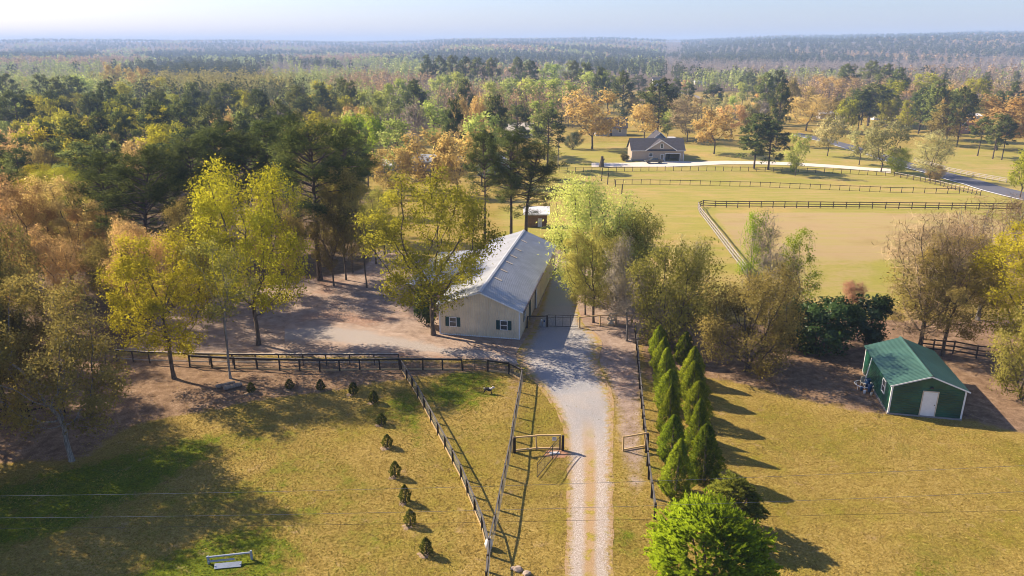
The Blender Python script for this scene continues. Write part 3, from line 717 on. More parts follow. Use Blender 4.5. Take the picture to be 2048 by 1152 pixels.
def tree_px(shape, leafk, bx, by, ty, wpx, label, **kw):
    """tree whose foot, top and crown width were read off the photograph"""
    p_ = P(bx, by); p_.z = near_z(p_.x, p_.y)
    depth = math.hypot(p_.y, CAM_H - p_.z)
    h = height_at(bx, ty, p_.y) - p_.z
    return tree(shape, leafk, p_, h, wpx * depth / F_PX, label, **kw)
def wood_top(y):
    """picture height the treetops of the left wood reach at distance y"""
    return float(np.interp(y, [80, 105, 130, 165, 190, 220, 300, 380, 500, 650, 900], [400, 325, 285, 245, 218, 200, 168, 150, 130, 112, 100]))
def tree_top(shape, leafk, px, ty, h, w, label, **kw):
    """tree in the wood, foot hidden: its top row gives its distance"""
    ya = np.linspace(90, 900, 400); tp = np.array([wood_top(v) for v in ya])
    y = float(ya[np.argmin(np.abs(tp - ty))]) * R.uniform(.97, 1.03)
    d = ray(px, ty); x = d[0] * y / d[1]; z = tz(x, y)
    h = min(30.0, max(7.0, height_at(px, ty, y) - z))
    return tree(shape, leafk, (x, y, z), h, w, label, **kw)
# ------------------------------------------------------------ trees one can point at, near to far
T = tree_px
T('round_hi', 'olive', 143, 922, 560, 300, 'big olive-brown tree with grey trunk at the lower left edge of the lawn', var=2, bark=M_gbark)
T('round_hi', 'olive', 42, 830, 590, 190, 'dull brown tree at the left edge behind the big olive-brown one', var=1)
T('round_hi', 'yellow', 348, 757, 468, 225, 'yellow-green tree with dark forked trunk standing in front of the rail fence', var=1, rz=1.0)
T('thin_hi', 'olivegreen', 462, 757, 470, 130, 'slender pale-trunked tree with sparse leaves beside the two logs', var=0)
T('round_hi', 'yellow', 517, 690, 322, 265, 'tall golden yellow tree with thick trunk in the bare yard', var=0, rz=2.2)
T('pine_hi', 'pine', 640, 560, 250, 190, 'large olive-dark pine at the back of the bare yard', var=0)
T('thin_hi', 'olive', 733, 576, 330, 110, 'sparse olive tree between the large pine and the barn tree', var=1, bark=M_bark)
T('tall_hi', 'olivegreen', 706, 545, 340, 90, 'narrow dull green tree just behind the sparse olive one', var=1)
T('round_hi', 'ygreen', 866, 670, 343, 285, 'large yellow-green tree spreading over the left side of the barn roof', var=0, rz=.4)
T('holly', 'dark', 852, 652, 572, 48, 'small glossy dark magnolia at the foot of the barn tree', name='magnolia', cat='shrub', var=1)
T('pine_hi', 'pine', 970, 492, 268, 78, 'thin straight pine left of the pair behind the barn', var=1)
T('pine_hi', 'pine', 1022, 476, 262, 112, 'tall dark pine standing just behind the barn ridge', var=0, rz=.5)
T('pine_hi', 'pine', 1052, 474, 292, 130, 'leaning dark pine behind the barn, right of the tall one', var=2, rz=0)
T('low_hi', 'palegreen', 1192, 590, 362, 240, 'dense light green tree clump right of the barn', var=0)
T('low_hi', 'olivegreen', 1250, 600, 415, 140, 'darker green crown peeping out right of the light green clump', var=1)
T('round_hi', 'olivegreen', 1186, 646, 455, 165, 'twin-trunked pale olive tree behind the right gate rail', var=0)
T('thin_hi', 'olivegreen', 1170, 630, 470, 120, 'thin olive tree leaning towards the barn wall', var=1, bark=M_bark)
T('bare_hi', 'bare', 1253, 682, 470, 110, 'leafless grey tree at the top end of the right paddock fence', var=1)
T('bare_hi', 'bare', 1232, 648, 500, 80, 'small leafless tree beside the pale garden ornament', var=1)
T('low_hi', 'olivegreen', 1335, 695, 474, 185, 'olive-green tree with drooping dead branches above the arborvitae rows', var=1)
T('bare_hi', 'bare', 1340, 688, 600, 120, 'tangle of pale dead branches under the olive-green tree', var=0, name='dead_tree')
T('low_hi', 'cream', 1362, 660, 480, 90, 'pale cream-green crown behind the dead branches', var=1)
T('low_hi', 'olive', 1492, 742, 535, 225, 'broad olive-brown thicket tree left of the dark shrubs', var=0)
T('thin_hi', 'bright', 1488, 660, 412, 66, 'slender bright green sapling rising above the thicket, left one', var=0)
T('thin_hi', 'bright', 1586, 660, 448, 100, 'bent bright green sapling rising above the thicket, right one', var=1)
T('bare_hi', 'bare', 1535, 665, 425, 120, 'bare grey twigs between the two bright green saplings', var=1)
T('holly', 'dark', 1640, 702, 596, 130, 'dark green rounded shrub left of the green shed', cat='shrub', var=0)
T('holly', 'dark', 1590, 700, 600, 90, 'dark green shrub half hidden by the olive-brown thicket', cat='shrub', var=0)
T('holly', 'dark', 1728, 690, 588, 84, 'upright dark green shrub right behind the green shed roof', cat='shrub', var=1)
T('bare_hi', 'barewarm', 1838, 700, 430, 215, 'half-bare brown tree behind the shed ridge', var=0, bark=M_bark)
T('thin_hi', 'olive', 1838, 702, 500, 170, 'thin brown-leaved tree right at the shed roof', var=0, bark=M_bark)
T('round_hi', 'olive', 1884, 712, 470, 190, 'thick-trunked olive tree by the three-rail fence behind the shed', var=1, bark=M_bark)
T('bare_hi', 'barewarm', 1955, 640, 392, 200, 'big rust-coloured bare tree at the right edge over the arena rails', var=0)
T('round_hi', 'yellow', 2034, 738, 448, 265, 'golden yellow tree cut by the right edge', var=0)
T('low_hi', 'olivegreen', 2040, 800, 590, 160, 'low olive-green tree at the right edge beside the shed', var=1)
T('low_hi', 'redtwig', 1704, 612, 560, 52, 'reddish-brown brush heap beyond the dark shrubs', cat='brush', name='brush_heap', var=1, sub=('trunk', 'twigs'))
T('tall_hi', 'bright', 48, 655, 412, 105, 'narrow bright lime tree near the left edge', var=1)
T('round_hi', 'rust', 150, 590, 350, 190, 'rusty brown tree with broad crown in the left wood, nearest of the brown ones', var=0)
T('round_hi', 'rust', 215, 570, 405, 150, 'smaller rusty brown tree right of the broad one in the left wood', var=2)
T('round_hi', 'rust', 60, 600, 330, 170, 'brown tree behind the narrow lime one', var=1)
T('round_hi', 'olive', 250, 640, 450, 150, 'dull olive tree behind the yellow tree by the rail fence', var=2)
T('pine_hi', 'pine', 305, 585, 308, 170, 'dark pine towering behind the yellow tree by the rail fence', var=2)
T('pine_hi', 'pine', 238, 560, 312, 120, 'olive pine left of the dark one in the left wood', var=1)
T('pine_hi', 'pine', 10, 560, 300, 130, 'dark pine cut by the left edge', var=0)
T('thin_hi', 'olive', 420, 640, 420, 120, 'thin olive tree left of the tall golden one', var=1, bark=M_bark)
T('tall_hi', 'olive', 590, 560, 380, 80, 'slim brown-olive tree beside the large pine', var=0)
T('thin_hi', 'ygreen', 590, 600, 545, 40, 'tiny sapling by the fallen branch in the yard', var=1)
T('round_hi', 'olive', 692, 560, 335, 110, 'feathery olive tree right of the large yard pine', var=0)
T('tall_hi', 'olivegreen', 752, 528, 372, 80, 'olive-green tree tucked behind the barn tree crown', var=1)
T('thin_hi', 'olivegreen', 665, 540, 400, 70, 'thin young tree in front of the wood right of the yard pine', var=1)
T('round_hi', 'rust', 120, 660, 455, 150, 'tan-brown low tree left of the yellow tree by the rail fence', var=1)
T('round_hi', 'rust', 300, 655, 430, 150, 'tan tree in the shade behind the forked yellow tree', var=2)
T('round_hi', 'olive', 405, 622, 400, 150, 'olive crown between the two yellow trees', var=1)
T('tall_hi', 'olivegreen', 455, 602, 395, 110, 'dull green tree behind the slender pale-trunked one', var=0)
T('round_hi', 'olive', 560, 588, 385, 120, 'olive tree behind the golden tree towards the yard pine', var=2)
T('round_hi', 'olive', 668, 572, 385, 95, 'brown-olive tree right in front of the wood by the yard pine', var=1)
T('round_hi', 'olivegreen', 770, 510, 380, 100, 'dense green crown filling the gap left of the barn tree', var=2)
for bx_, by_, ty_, w_, lab_ in ((252, 520, 322, 110, 'dark pine left of the tall olive pine'), (352, 512, 296, 110, 'dark pine just left behind the golden crown'), (402, 506, 282, 100, 'dark pine behind the left half of the golden crown'), (456, 500, 258, 120, 'dark pine behind the middle of the golden crown'), (508, 500, 268, 100, 'dark pine behind the right half of the golden crown'), (556, 490, 246, 110, 'dark pine between golden crown and yard pine'), (596, 470, 232, 100, 'dark pine close left of the yard pine'), (700, 470, 250, 100, 'dark pine close right of the yard pine')):
    T('pine_hi', 'pine', bx_, by_, ty_, w_, lab_)
# rows in the middle distance: foot seen
T('round_mid', 'orange', 862, 396, 258, 135, 'bright orange tree above the barn tree, middle of three', var=0)
T('round_mid', 'orange', 915, 398, 256, 110, 'bright orange tree, rightmost of three above the barn tree', var=1)
T('round_mid', 'orange', 784, 398, 290, 110, 'orange tree with white roofs behind it, leftmost of three', var=2)
T('round_mid', 'orange', 1184, 298, 175, 128, 'very large orange-brown oak left of the tan house', var=0)
T('round_mid', 'orange', 1288, 280, 203, 80, 'round orange tree just behind the tan house roof', var=2)
T('pine_mid', 'pine', 1314, 274, 163, 72, 'lone dark pine rising behind the tan house', var=3)
T('bare_mid', 'barewarm', 1374, 284, 190, 90, 'pale half-bare tree right of the lone pine', var=0)
T('tall_mid', 'palegreen', 1335, 280, 215, 36, 'narrow light green tree between lone pine and half-bare tree', var=1)
T('round_mid', 'orange', 1428, 308, 212, 100, 'round orange oak with thick trunk right of the tan house', var=1)
T('round_mid', 'rust', 1462, 270, 205, 70, 'brown tree behind the round orange oak', var=2)
T('pine_mid', 'pine', 1423, 222, 172, 46, 'dark bushy pine by the far lane', var=2)
T('pine_mid', 'pine', 1508, 337, 233, 78, 'left pine of the pair standing by the house driveway', var=2)
T('pine_mid', 'pine', 1536, 340, 246, 70, 'right pine of the pair standing by the house driveway', var=3)
T('round_mid', 'palegreen', 1590, 352, 262, 50, 'small airy green tree at the field fence', var=0)
T('low_hi', 'bright', 1586, 345, 315, 18, 'little green bush at the foot of the airy tree', var=1, name='bush', cat='bush')
T('round_mid', 'cream', 1655, 312, 226, 66, 'pale green tree by the lane, left of three', var=1)
T('round_mid', 'cream', 1718, 330, 248, 66, 'pale green tree by the lane, middle of three', var=0)
T('round_mid', 'cream', 1762, 344, 232, 96, 'pale green tree with orange top by the lane, right of three', var=2)
T('low_hi', 'bright', 1793, 346, 295, 52, 'bright green round bush at the field fence corner', var=1, name='bush', cat='bush')
T('bare_mid', 'cream', 1858, 362, 262, 88, 'grey-green airy tree between lane and white-lit rail fence', var=0)
T('low_hi', 'rust', 1868, 362, 330, 44, 'brown bush at the foot of the airy lane tree', var=1, name='bush', cat='bush')
T('pine_mid', 'pine', 1735, 252, 170, 64, 'dark pine with several bare trunks above the lane trees', var=0)
T('pine_mid', 'pine', 1722, 250, 185, 44, 'slim pine left beside the dark pine above the lane', var=1)
T('pine_mid', 'pine', 1838, 262, 180, 62, 'dark round pine left of the brick house', var=2)
T('pine_mid', 'pine', 1682, 222, 188, 30, 'small round pine among the orange trees', var=3)
T('round_mid', 'orange', 1600, 232, 168, 66, 'orange tree in front of the white house', var=2)
T('bare_mid', 'rust', 1612, 262, 190, 110, 'brown tree with bundle of dark bare limbs below the white house', var=0, bark=M_bark)
T('round_mid', 'orange', 1660, 218, 152, 70, 'orange-brown tree right of the white house', var=0)
T('round_mid', 'orange', 1640, 195, 148, 60, 'orange tree rising behind the white house', var=1)
T('round_mid', 'rust', 1690, 210, 150, 60, 'pinkish-brown tree right of the orange ones', var=2)
T('round_mid', 'olive', 1890, 290, 202, 90, 'olive-orange tree left of the brick house', var=0)
T('round_mid', 'orange', 1992, 300, 182, 140, 'large golden-brown tree right of the brick house', var=1)
T('round_mid', 'orange', 2050, 300, 190, 100, 'golden-brown tree cut by the right edge above the meadow', var=0)
T('pine_mid', 'pine', 1955, 312, 236, 40, 'dark-trunked pine in the meadow edge, left of three', var=1)
T('pine_mid', 'pine', 1985, 318, 230, 44, 'dark-trunked pine in the meadow edge, middle of three', var=0)
T('pine_mid', 'pine', 2003, 320, 238, 36, 'dark-trunked pine in the meadow edge, right of three', var=1)
T('round_mid', 'ygreen', 2040, 396, 286, 84, 'yellow-green tree at the right edge beside the lane', var=2)
T('low_hi', 'dark', 1247, 262, 214, 20, 'small dark evergreen right of the large orange-brown oak', var=1, name='evergreen_tree')
T('low_hi', 'dark', 1145, 298, 262, 40, 'dark magnolia in shade left of the large orange-brown oak', var=1, name='magnolia')
T('pine_mid', 'pine', 1095, 338, 222, 66, 'dark pine by the pale utility pole', var=1)
T('low_hi', 'olivegreen', 1106, 330, 302, 26, 'small green sapling at the foot of the utility pole', var=1)
T('pine_mid', 'pine', 1035, 310, 215, 72, 'dark pine over the half-hidden shed roof', var=2)
T('tall_mid', 'palegreen', 1240, 195, 150, 40, 'pale round tree in front of the far pines at the clearing', var=0)
T('pine_mid', 'pine', 1276, 190, 152, 34, 'spreading pine at the left end of the clearing', var=3)
T('tall_mid', 'palegreen', 1484, 212, 162, 34, 'light green tree at the right end of the clearing', var=1)
T('pine_mid', 'pine', 1494, 200, 146, 24, 'pine behind the light green clearing tree', var=0)
T('round_mid', 'rust', 1372, 182, 158, 24, 'round brown tree beside the far lane', var=0)

# crowns in the wood, foot hidden: (shape, colour, px, top, height, width, label)
TOPS = [
 ('pine_mid', 'pine', 25, 186, 24, 12, 'tall pine with open bare limbs at the far left edge'), ('pine_mid', 'pine', 139, 245, 22, 10, 'dark pine in front of the left yellow-green grove'),
 ('pine_mid', 'pine', 194, 228, 22, 9, 'dark pine right of the left yellow-green grove'), ('pine_mid', 'pine', 302, 206, 24, 11, 'broad pine in the middle of the left wood'),
 ('pine_mid', 'pine', 358, 205, 24, 10, 'pine right beside the broad one in the middle of the left wood'), ('pine_mid', 'pine', 417, 220, 23, 11, 'dark pine above the golden tree'),
 ('pine_mid', 'pine', 440, 246, 22, 9, 'blackish pine above the golden tree crown'), ('pine_mid', 'pine', 382, 172, 23, 10, 'pine on the skyline of the left wood, left of the pair'),
 ('pine_mid', 'pine', 444, 172, 23, 11, 'pine on the skyline of the left wood, right of the pair'), ('pine_mid', 'pine', 514, 186, 23, 11, 'wide dark pine above the golden tree to its right'),
 ('pine_mid', 'pine', 520, 217, 22, 10, 'dark pine in front of the wide one'), ('pine_mid', 'pine', 139, 155, 22, 11, 'left skyline pine above the yellow-green grove'),
 ('pine_mid', 'pine', 112, 160, 22, 10, 'left skyline pine, next to the grove top'), ('pine_mid', 'pine', 76, 152, 22, 10, 'left skyline pine second from the edge'),
 ('pine_mid', 'pine', 8, 150, 22, 11, 'left skyline pine at the very edge'), ('pine_mid', 'pine', 208, 168, 22, 10, 'skyline pine between two pale green crowns'),
 ('pine_mid', 'pine', 590, 176, 24, 9, 'pine in the right part of the left wood'), ('pine_mid', 'pine', 642, 172, 24, 10, 'pine above the large yard pine'),
 ('pine_mid', 'pine', 684, 161, 24, 10, 'pine left of the light green poplars'), ('pine_mid', 'pine', 560, 205, 23, 9, 'pine left above the large yard pine'),
 ('pine_mid', 'pine', 243, 224, 22, 8, 'slim pine below the pale crowns'), ('pine_mid', 'pine', 545, 262, 22, 9, 'dark pine beside the small rust tree'),
 ('pine_mid', 'pine', 480, 235, 22, 9, 'dark pine behind the golden tree'), ('pine_mid', 'pine', 370, 262, 22, 9, 'pine left behind the golden tree'),
 ('pine_mid', 'pine', 160, 290, 21, 9, 'pine above the rusty brown crowns'), ('pine_mid', 'pine', 690, 290, 22, 9, 'pine left of the orange trees'),
 ('tall_mid', 'ygreen', 87, 187, 19, 11, 'yellow-green crown at the top of the left grove'), ('tall_mid', 'ygreen', 128, 212, 18, 10, 'yellow-green crown in the middle of the left grove'),
 ('tall_mid', 'ygreen', 158, 220, 18, 9, 'yellow-green crown at the right of the left grove'), ('tall_mid', 'yellow', 104, 243, 17, 9, 'bright yellow crown at the foot of the left grove'),
 ('tall_mid', 'ygreen', 226, 190, 19, 9, 'yellow-green crown between the skyline pines'), ('tall_mid', 'ygreen', 250, 203, 18, 8, 'small yellow-green crown right below it'),
 ('tall_mid', 'yellow', 312, 200, 18, 9, 'bright yellow crown behind the broad pine'), ('tall_mid', 'palegreen', 160, 142, 20, 13, 'pale green crown above the left skyline pines'),
 ('tall_mid', 'ygreen', 236, 158, 20, 13, 'large pale yellow-green crown on the left skyline'), ('tall_mid', 'ygreen', 323, 148, 20, 14, 'pale yellow-green crown beyond the left wood'),
 ('tall_mid', 'ygreen', 476, 168, 18, 10, 'small bright crown behind the right skyline pine'), ('tall_mid', 'yellow', 642, 153, 20, 11, 'yellow-green crown beyond the pines near the poplars'),
 ('round_mid', 'orange', 222, 122, 20, 20, 'tall orange crown against the blue distance'), ('round_mid', 'rust', 275, 132, 20, 20, 'rust crown right of the tall orange one'),
 ('round_mid', 'rust', 444, 214, 18, 9, 'small rust crown among the dark pines'), ('round_mid', 'rust', 558, 248, 18, 8, 'pinkish rust crown left above the large yard pine'),
 ('tall_mid', 'lime', 808, 148, 21, 10, 'light green poplar, tallest of the left stand'), ('tall_mid', 'lime', 774, 160, 21, 9, 'light green poplar left of the tallest'),
 ('tall_mid', 'lime', 742, 172, 20, 8, 'light green poplar at the left of the stand'), ('tall_mid', 'lime', 840, 160, 21, 9, 'light green poplar right of the tallest'),
 ('tall_mid', 'palegreen', 880, 142, 22, 11, 'light green poplar below the dark far pines'), ('tall_mid', 'palegreen', 915, 138, 22, 11, 'light green poplar right below the dark far pines'),
 ('tall_mid', 'palegreen', 1022, 150, 22, 11, 'light green poplar, first of the right stand'), ('tall_mid', 'lime', 1058, 150, 22, 11, 'light green poplar, second of the right stand'),
 ('tall_mid', 'lime', 1092, 147, 22, 12, 'light green poplar, third of the right stand'), ('tall_mid', 'lime', 1125, 150, 22, 12, 'light green poplar, fourth of the right stand'),
 ('tall_mid', 'palegreen', 985, 156, 21, 10, 'light green poplar apart from the right stand, to its left'), ('tall_mid', 'palegreen', 1090, 192, 20, 8, 'light green crown in front of the right poplar stand'),
 ('tall_mid', 'bright', 727, 216, 19, 8, 'vivid lime crown behind the large yard pine'), ('tall_mid', 'bright', 690, 222, 18, 7, 'vivid lime crown left of its twin'),
 ('tall_mid', 'lime', 866, 194, 20, 11, 'bright green open crown above the orange trees'), ('tall_mid', 'palegreen', 788, 227, 19, 8, 'grey-green crown left of the bright open one'),
 ('tall_mid', 'palegreen', 961, 216, 19, 9, 'pale grey-green crown right of the bright open one'), ('tall_mid', 'palegreen', 1100, 122, 21, 15, 'light green crown rising over the far pines'),
 ('pine_mid', 'pine', 826, 164, 23, 10, 'dark pine among the light green poplars'), ('pine_mid', 'pine', 906, 206, 21, 7, 'narrow blue-dark pine right of the bright open crown'),
 ('pine_mid', 'pine', 700, 168, 23, 9, 'pine at the left end of the poplar stand'), ('pine_mid', 'pine', 990, 200, 22, 9, 'dark pine behind the half-hidden shed'),
 ('pine_mid', 'pine', 930, 165, 23, 9, 'pine in the middle of the poplars'), ('bare_mid', 'bare', 830, 200, 19, 9, 'grey bare crown below the poplars'),
 ('round_mid', 'orange', 951, 184, 18, 10, 'orange crown among the poplars'), ('round_mid', 'rust', 920, 186, 18, 10, 'brown crown among the poplars'),
 ('pine_mid', 'pine', 854, 112, 25, 13, 'blue-dark far pine, left of the row over the poplars'), ('pine_mid', 'pine', 880, 112, 25, 13, 'blue-dark far pine, second of the row over the poplars'),
 ('pine_mid', 'pine', 905, 111, 25, 13, 'blue-dark far pine, third of the row over the poplars'), ('pine_mid', 'pine', 930, 114, 25, 13, 'blue-dark far pine, fourth of the row over the poplars'),
 ('pine_mid', 'pine', 955, 116, 24, 13, 'blue-dark far pine, fifth of the row over the poplars'), ('pine_mid', 'pine', 985, 118, 24, 13, 'blue-dark far pine, sixth of the row over the poplars'),
 ('pine_mid', 'pine', 1035, 117, 24, 13, 'blue-dark far pine left of the light green crown'), ('pine_mid', 'pine', 1060, 124, 24, 12, 'blue-dark far pine below the light green crown'),
 ('pine_mid', 'pine', 1145, 124, 24, 13, 'blue-dark far pine right of the light green crown'), ('pine_mid', 'pine', 1170, 128, 24, 12, 'blue-dark far pine above the right poplar stand'),
 ('tall_mid', 'palegreen', 1182, 137, 22, 12, 'pale green far crown, left of a pair'), ('tall_mid', 'palegreen', 1218, 136, 22, 12, 'pale green far crown, right of a pair'),
 ('pine_mid', 'pine', 1200, 138, 23, 11, 'far pine between the pale green pair'), ('pine_mid', 'pine', 1248, 147, 23, 11, 'far pine right of the pale green pair'),
 ('pine_mid', 'pine', 1535, 150, 22, 10, 'pine above the tan house meadow, right of the clearing'), ('pine_mid', 'pine', 1560, 146, 22, 11, 'pine right of the clearing, second one'),
 ('pine_mid', 'pine', 1700, 130, 24, 14, 'blue-dark pine above the orange trees, left one'), ('pine_mid', 'pine', 1745, 124, 24, 14, 'blue-dark pine above the orange trees, tallest'),
 ('pine_mid', 'pine', 1775, 132, 24, 13, 'blue-dark pine right of the tallest'), ('pine_mid', 'pine', 1800, 140, 23, 12, 'blue-dark pine at the right of that group'),
 ('tall_mid', 'ygreen', 1790, 155, 20, 12, 'yellow-green crown below the blue-dark pines'), ('tall_mid', 'ygreen', 1860, 140, 21, 13, 'yellow-green crown right of the blue-dark pines'),
 ('tall_mid', 'palegreen', 1905, 165, 20, 11, 'pale green crown above the brick house'), ('pine_mid', 'pine', 1880, 165, 22, 10, 'dark pine above the brick house'),
 ('pine_mid', 'pine', 1935, 178, 21, 10, 'dark pine right above the brick house'), ('tall_mid', 'ygreen', 1960, 150, 20, 12, 'yellow crown before the purple woods at right'),
 ('round_mid', 'orange', 1915, 165, 18, 12, 'orange crown above the brick house'), ('pine_mid', 'pine', 1565, 172, 20, 9, 'dark pine left of the white house'),
 ('round_mid', 'olive', 1590, 150, 18, 12, 'olive round crown left of the white house'),
]
ORD = ['first', 'second', 'third', 'fourth', 'fifth', 'sixth', 'seventh', 'eighth', 'ninth', 'tenth', 'eleventh', 'twelfth', 'thirteenth', 'fourteenth', 'fifteenth', 'sixteenth', 'seventeenth', 'eighteenth', 'nineteenth', 'twentieth'] + [f'twenty-{q}' for q in ('first', 'second', 'third', 'fourth', 'fifth', 'sixth', 'seventh', 'eighth', 'ninth')]
CNT = {}
SCAT = []
rs = random.Random(77)
for k in range(112):
    px = rs.uniform(1480, 2060); py = rs.uniform(190, 268)
    if 1570 < px < 1660 and py > 200: continue
    if abs(px - 1940) < 45 and py > 240: continue
    SCAT.append((px, py))
for k in range(20): SCAT.append((rs.uniform(1225, 1500), rs.uniform(212, 256)))
SCAT.sort()
for i, (px, py) in enumerate(SCAT):
    u = rs.random()
    sh, lf, nm = ('pine_mid', 'pine', 'dark pine') if u < .22 else ('round_mid', 'orange', 'orange-brown tree') if u < .36 else ('round_mid', 'olive', 'olive-brown tree') if u < .50 else ('round_mid', 'cream', 'pale cream-green tree') if u < .62 else ('round_mid', 'ygreen', 'yellow-green tree') if u < .80 else ('tall_mid', 'palegreen', 'pale green tree') if u < .9 else ('bare_mid', 'bare', 'bare grey tree')
    p_ = P(px, py); near_mark = 'the far clearing' if px < 1500 else 'the white house' if px < 1690 else 'the lane pines' if px < 1850 else 'the brick house'
    kk = (nm, near_mark); CNT[kk] = CNT.get(kk, 0) + 1
    tree(sh, lf, p_, rs.uniform(11, 16) * (1.25 if 'pine' in nm else 1), rs.uniform(8, 12) * (.8 if 'pine' in nm else 1), f'{nm} in the grove by {near_mark}, {ORD[CNT[kk] - 1]} of its kind from left', group='grove beyond the lane')
for a in TOPS:
    if a[0] == 'tall_mid' and a[2] > 700: a = (*a[:5], a[5] * 1.35, a[6])
    gname = 'pines of the surrounding woods' if a[0] == 'pine_mid' else 'leafing trees of the surrounding woods'
    tree_top(*a, group=gname)

# trees outside the frame on the left whose shade falls on the lawn
for i, (x, y, h, w, sh, lf) in enumerate(sorted([(-40, 47, 16, 10, 'round_hi', 'olive'), (-44, 42, 19, 10, 'tall_hi', 'olive'), (-48, 52, 18, 11, 'round_hi', 'rust'), (-40.5, 38.5, 19, 9, 'tall_hi', 'olive'), (-38.5, 32.5, 17, 9, 'tall_hi', 'olive'), (-52, 60, 17, 11, 'round_hi', 'rust'), (-46, 57, 16, 11, 'round_hi', 'olive'), (-43, 52.5, 15, 9, 'tall_hi', 'olive'), (-50, 66, 15, 11, 'round_hi', 'rust'), (-39.5, 43, 18, 10, 'round_hi', 'olive'), (-38, 28.5, 16, 9, 'tall_hi', 'olive'), (-39, 50.5, 17, 10, 'round_hi', 'olive'), (-36.5, 37, 17, 8, 'tall_hi', 'olive')], key=lambda q: q[1])):
    tree(sh, lf, (x, y, near_z(x, y)), h, w, f'tree beyond the left edge shading the lower lawn, {ORD[i]} from the camera', group='shade trees beyond the left edge')

# ------------------------------------------------------------ the wood between them: single trees near, one mass far
def ok_wood(x, y):
    px = 1024 + F_PX * x / (y * math.cos(PITCH) + (CAM_H - tz(x, y)) * math.sin(PITCH))
    if y < 112: return (px < 290 and y > 68) or (px < 600 and x < -27 - (y - 84) * .1 and y > 86)
    if y < 190: return px < 715
    if y < 270: return px < 745
    if y < 345: return px < 742
    if y < 420: return px < 1165
    if y < 640: return px < 1200 or px > 1560
    return not (-30 < x < 150 and y < 820)
pts = []
cell = 7.5
cand = []
yy = 68.0
while yy < 335:
    sp = 6.6 + yy * .010
    for xx in np.arange(-.78 * yy - 10, .2 * yy, sp):
        cand.append((xx + R.uniform(-.42, .42) * sp, yy + R.uniform(-.42, .42) * sp))
    yy += sp
occ = [(o.location.x, o.location.y) for o in bpy.data.objects if o.get('category') == 'tree']
occ = np.array(occ)
nfill = 0
POOL = []
for x, y in cand:
    if not ok_wood(x, y): continue
    if np.hypot(occ[:, 0] - x, occ[:, 1] - y).min() < 4.2: continue
    v = math.sin(x * .045 + 1.3) + math.sin(y * .05 + .4) + R.uniform(-1.3, 1.3)
    u = R.random()
    near = y < 130
    px = 1024 + F_PX * x / (y * math.cos(PITCH) + CAM_H * math.sin(PITCH))
    hm = height_at(px, wood_top(y) + R.uniform(2, 46), y) - tz(x, y)
    if v > .95:
        sh, lf, h, w, lab = 'pine_hi' if near else 'pine_mid', 'pine', min(23, hm), R.uniform(6.5, 9), 'dark pine'
        gr = 'pines deep in the left wood'
    elif v > -.15:
        k = 'rust' if u < .45 else ('olive' if u < .8 else 'orange')
        sh, lf, h, w = 'round_hi' if near else 'round_mid', k, min(16, hm - 1), R.uniform(8, 11)
        lab, gr = 'brownish tree', 'brownish trees deep in the left wood'
    elif u < .18:
        sh, lf, h, w = 'bare_hi' if near else 'bare_mid', 'bare', min(16, hm - 1), R.uniform(6, 9)
        lab, gr = 'bare grey tree', 'bare trees deep in the left wood'
    else:
        sh, lf, h, w = 'tall_hi' if near else 'tall_mid', 'ygreen' if u < .65 else ('yellow' if u < .8 else 'palegreen'), min(19, hm), R.uniform(7, 9)
        lab, gr = 'light green tree', 'light green trees deep in the left wood'
    if h < 5: continue
    POOL.append((px, wood_top(y), lab, tree(sh, lf, (x, y, tz(x, y)), h, w, lab, group=gr))); nfill += 1
# drop those that nearer crowns hide altogether, then name each by its nearest landmark in the picture
def disc(o):
    x, y, z = o.location; c = [k for k in o.children if k.name.startswith(('crown', 'twigs'))]
    if not c: return None
    h = c[0].data.vertices and o.scale.z; top = max(v[2] for v in c[0].bound_box) * o.scale.z; bot = min(v[2] for v in c[0].bound_box) * o.scale.z; wd = max(v[0] for v in c[0].bound_box) * o.scale.x
    def pj(zz):
        dz = zz - CAM_H; zc = y * math.cos(PITCH) - dz * math.sin(PITCH); return 1024 + F_PX * x / zc, 576 - F_PX * (y * math.sin(PITCH) + dz * math.cos(PITCH)) / zc, zc
    p0, p1 = pj(z + bot), pj(z + top); return p1[0], p1[1], p0[1], wd * F_PX / p1[2] * .85, y
alltrees = [(disc(o), o) for o in bpy.data.objects if o.get('category') in ('tree', 'bush', 'shrub')]
alltrees = sorted([t for t in alltrees if t[0]], key=lambda t: t[0][4])
cov = np.zeros((288, 512), np.int8); yy_, xx_ = np.mgrid[0:288, 0:512]; pool = {o.name for *_, o in POOL}; gone = set()
for (px, t_, b_, w_, y), o in alltrees:
    m_ = (((xx_ * 4 - px) / max(w_, 2)) ** 2 + ((yy_ * 4 - (t_ + b_) / 2) / max((b_ - t_) / 2, 2)) ** 2) < 1
    n_ = m_.sum()
    if o.name in pool and (n_ == 0 or (m_ & (cov < 2)).sum() < max(3, .10 * n_)): gone.add(o.name); continue
    cov += m_.astype(np.int8)
POOL2 = []
for it in POOL:
    if it[3].name in gone:
        for k in list(it[3].children): bpy.data.objects.remove(k)
        bpy.data.objects.remove(it[3])
    else: POOL2.append(it)
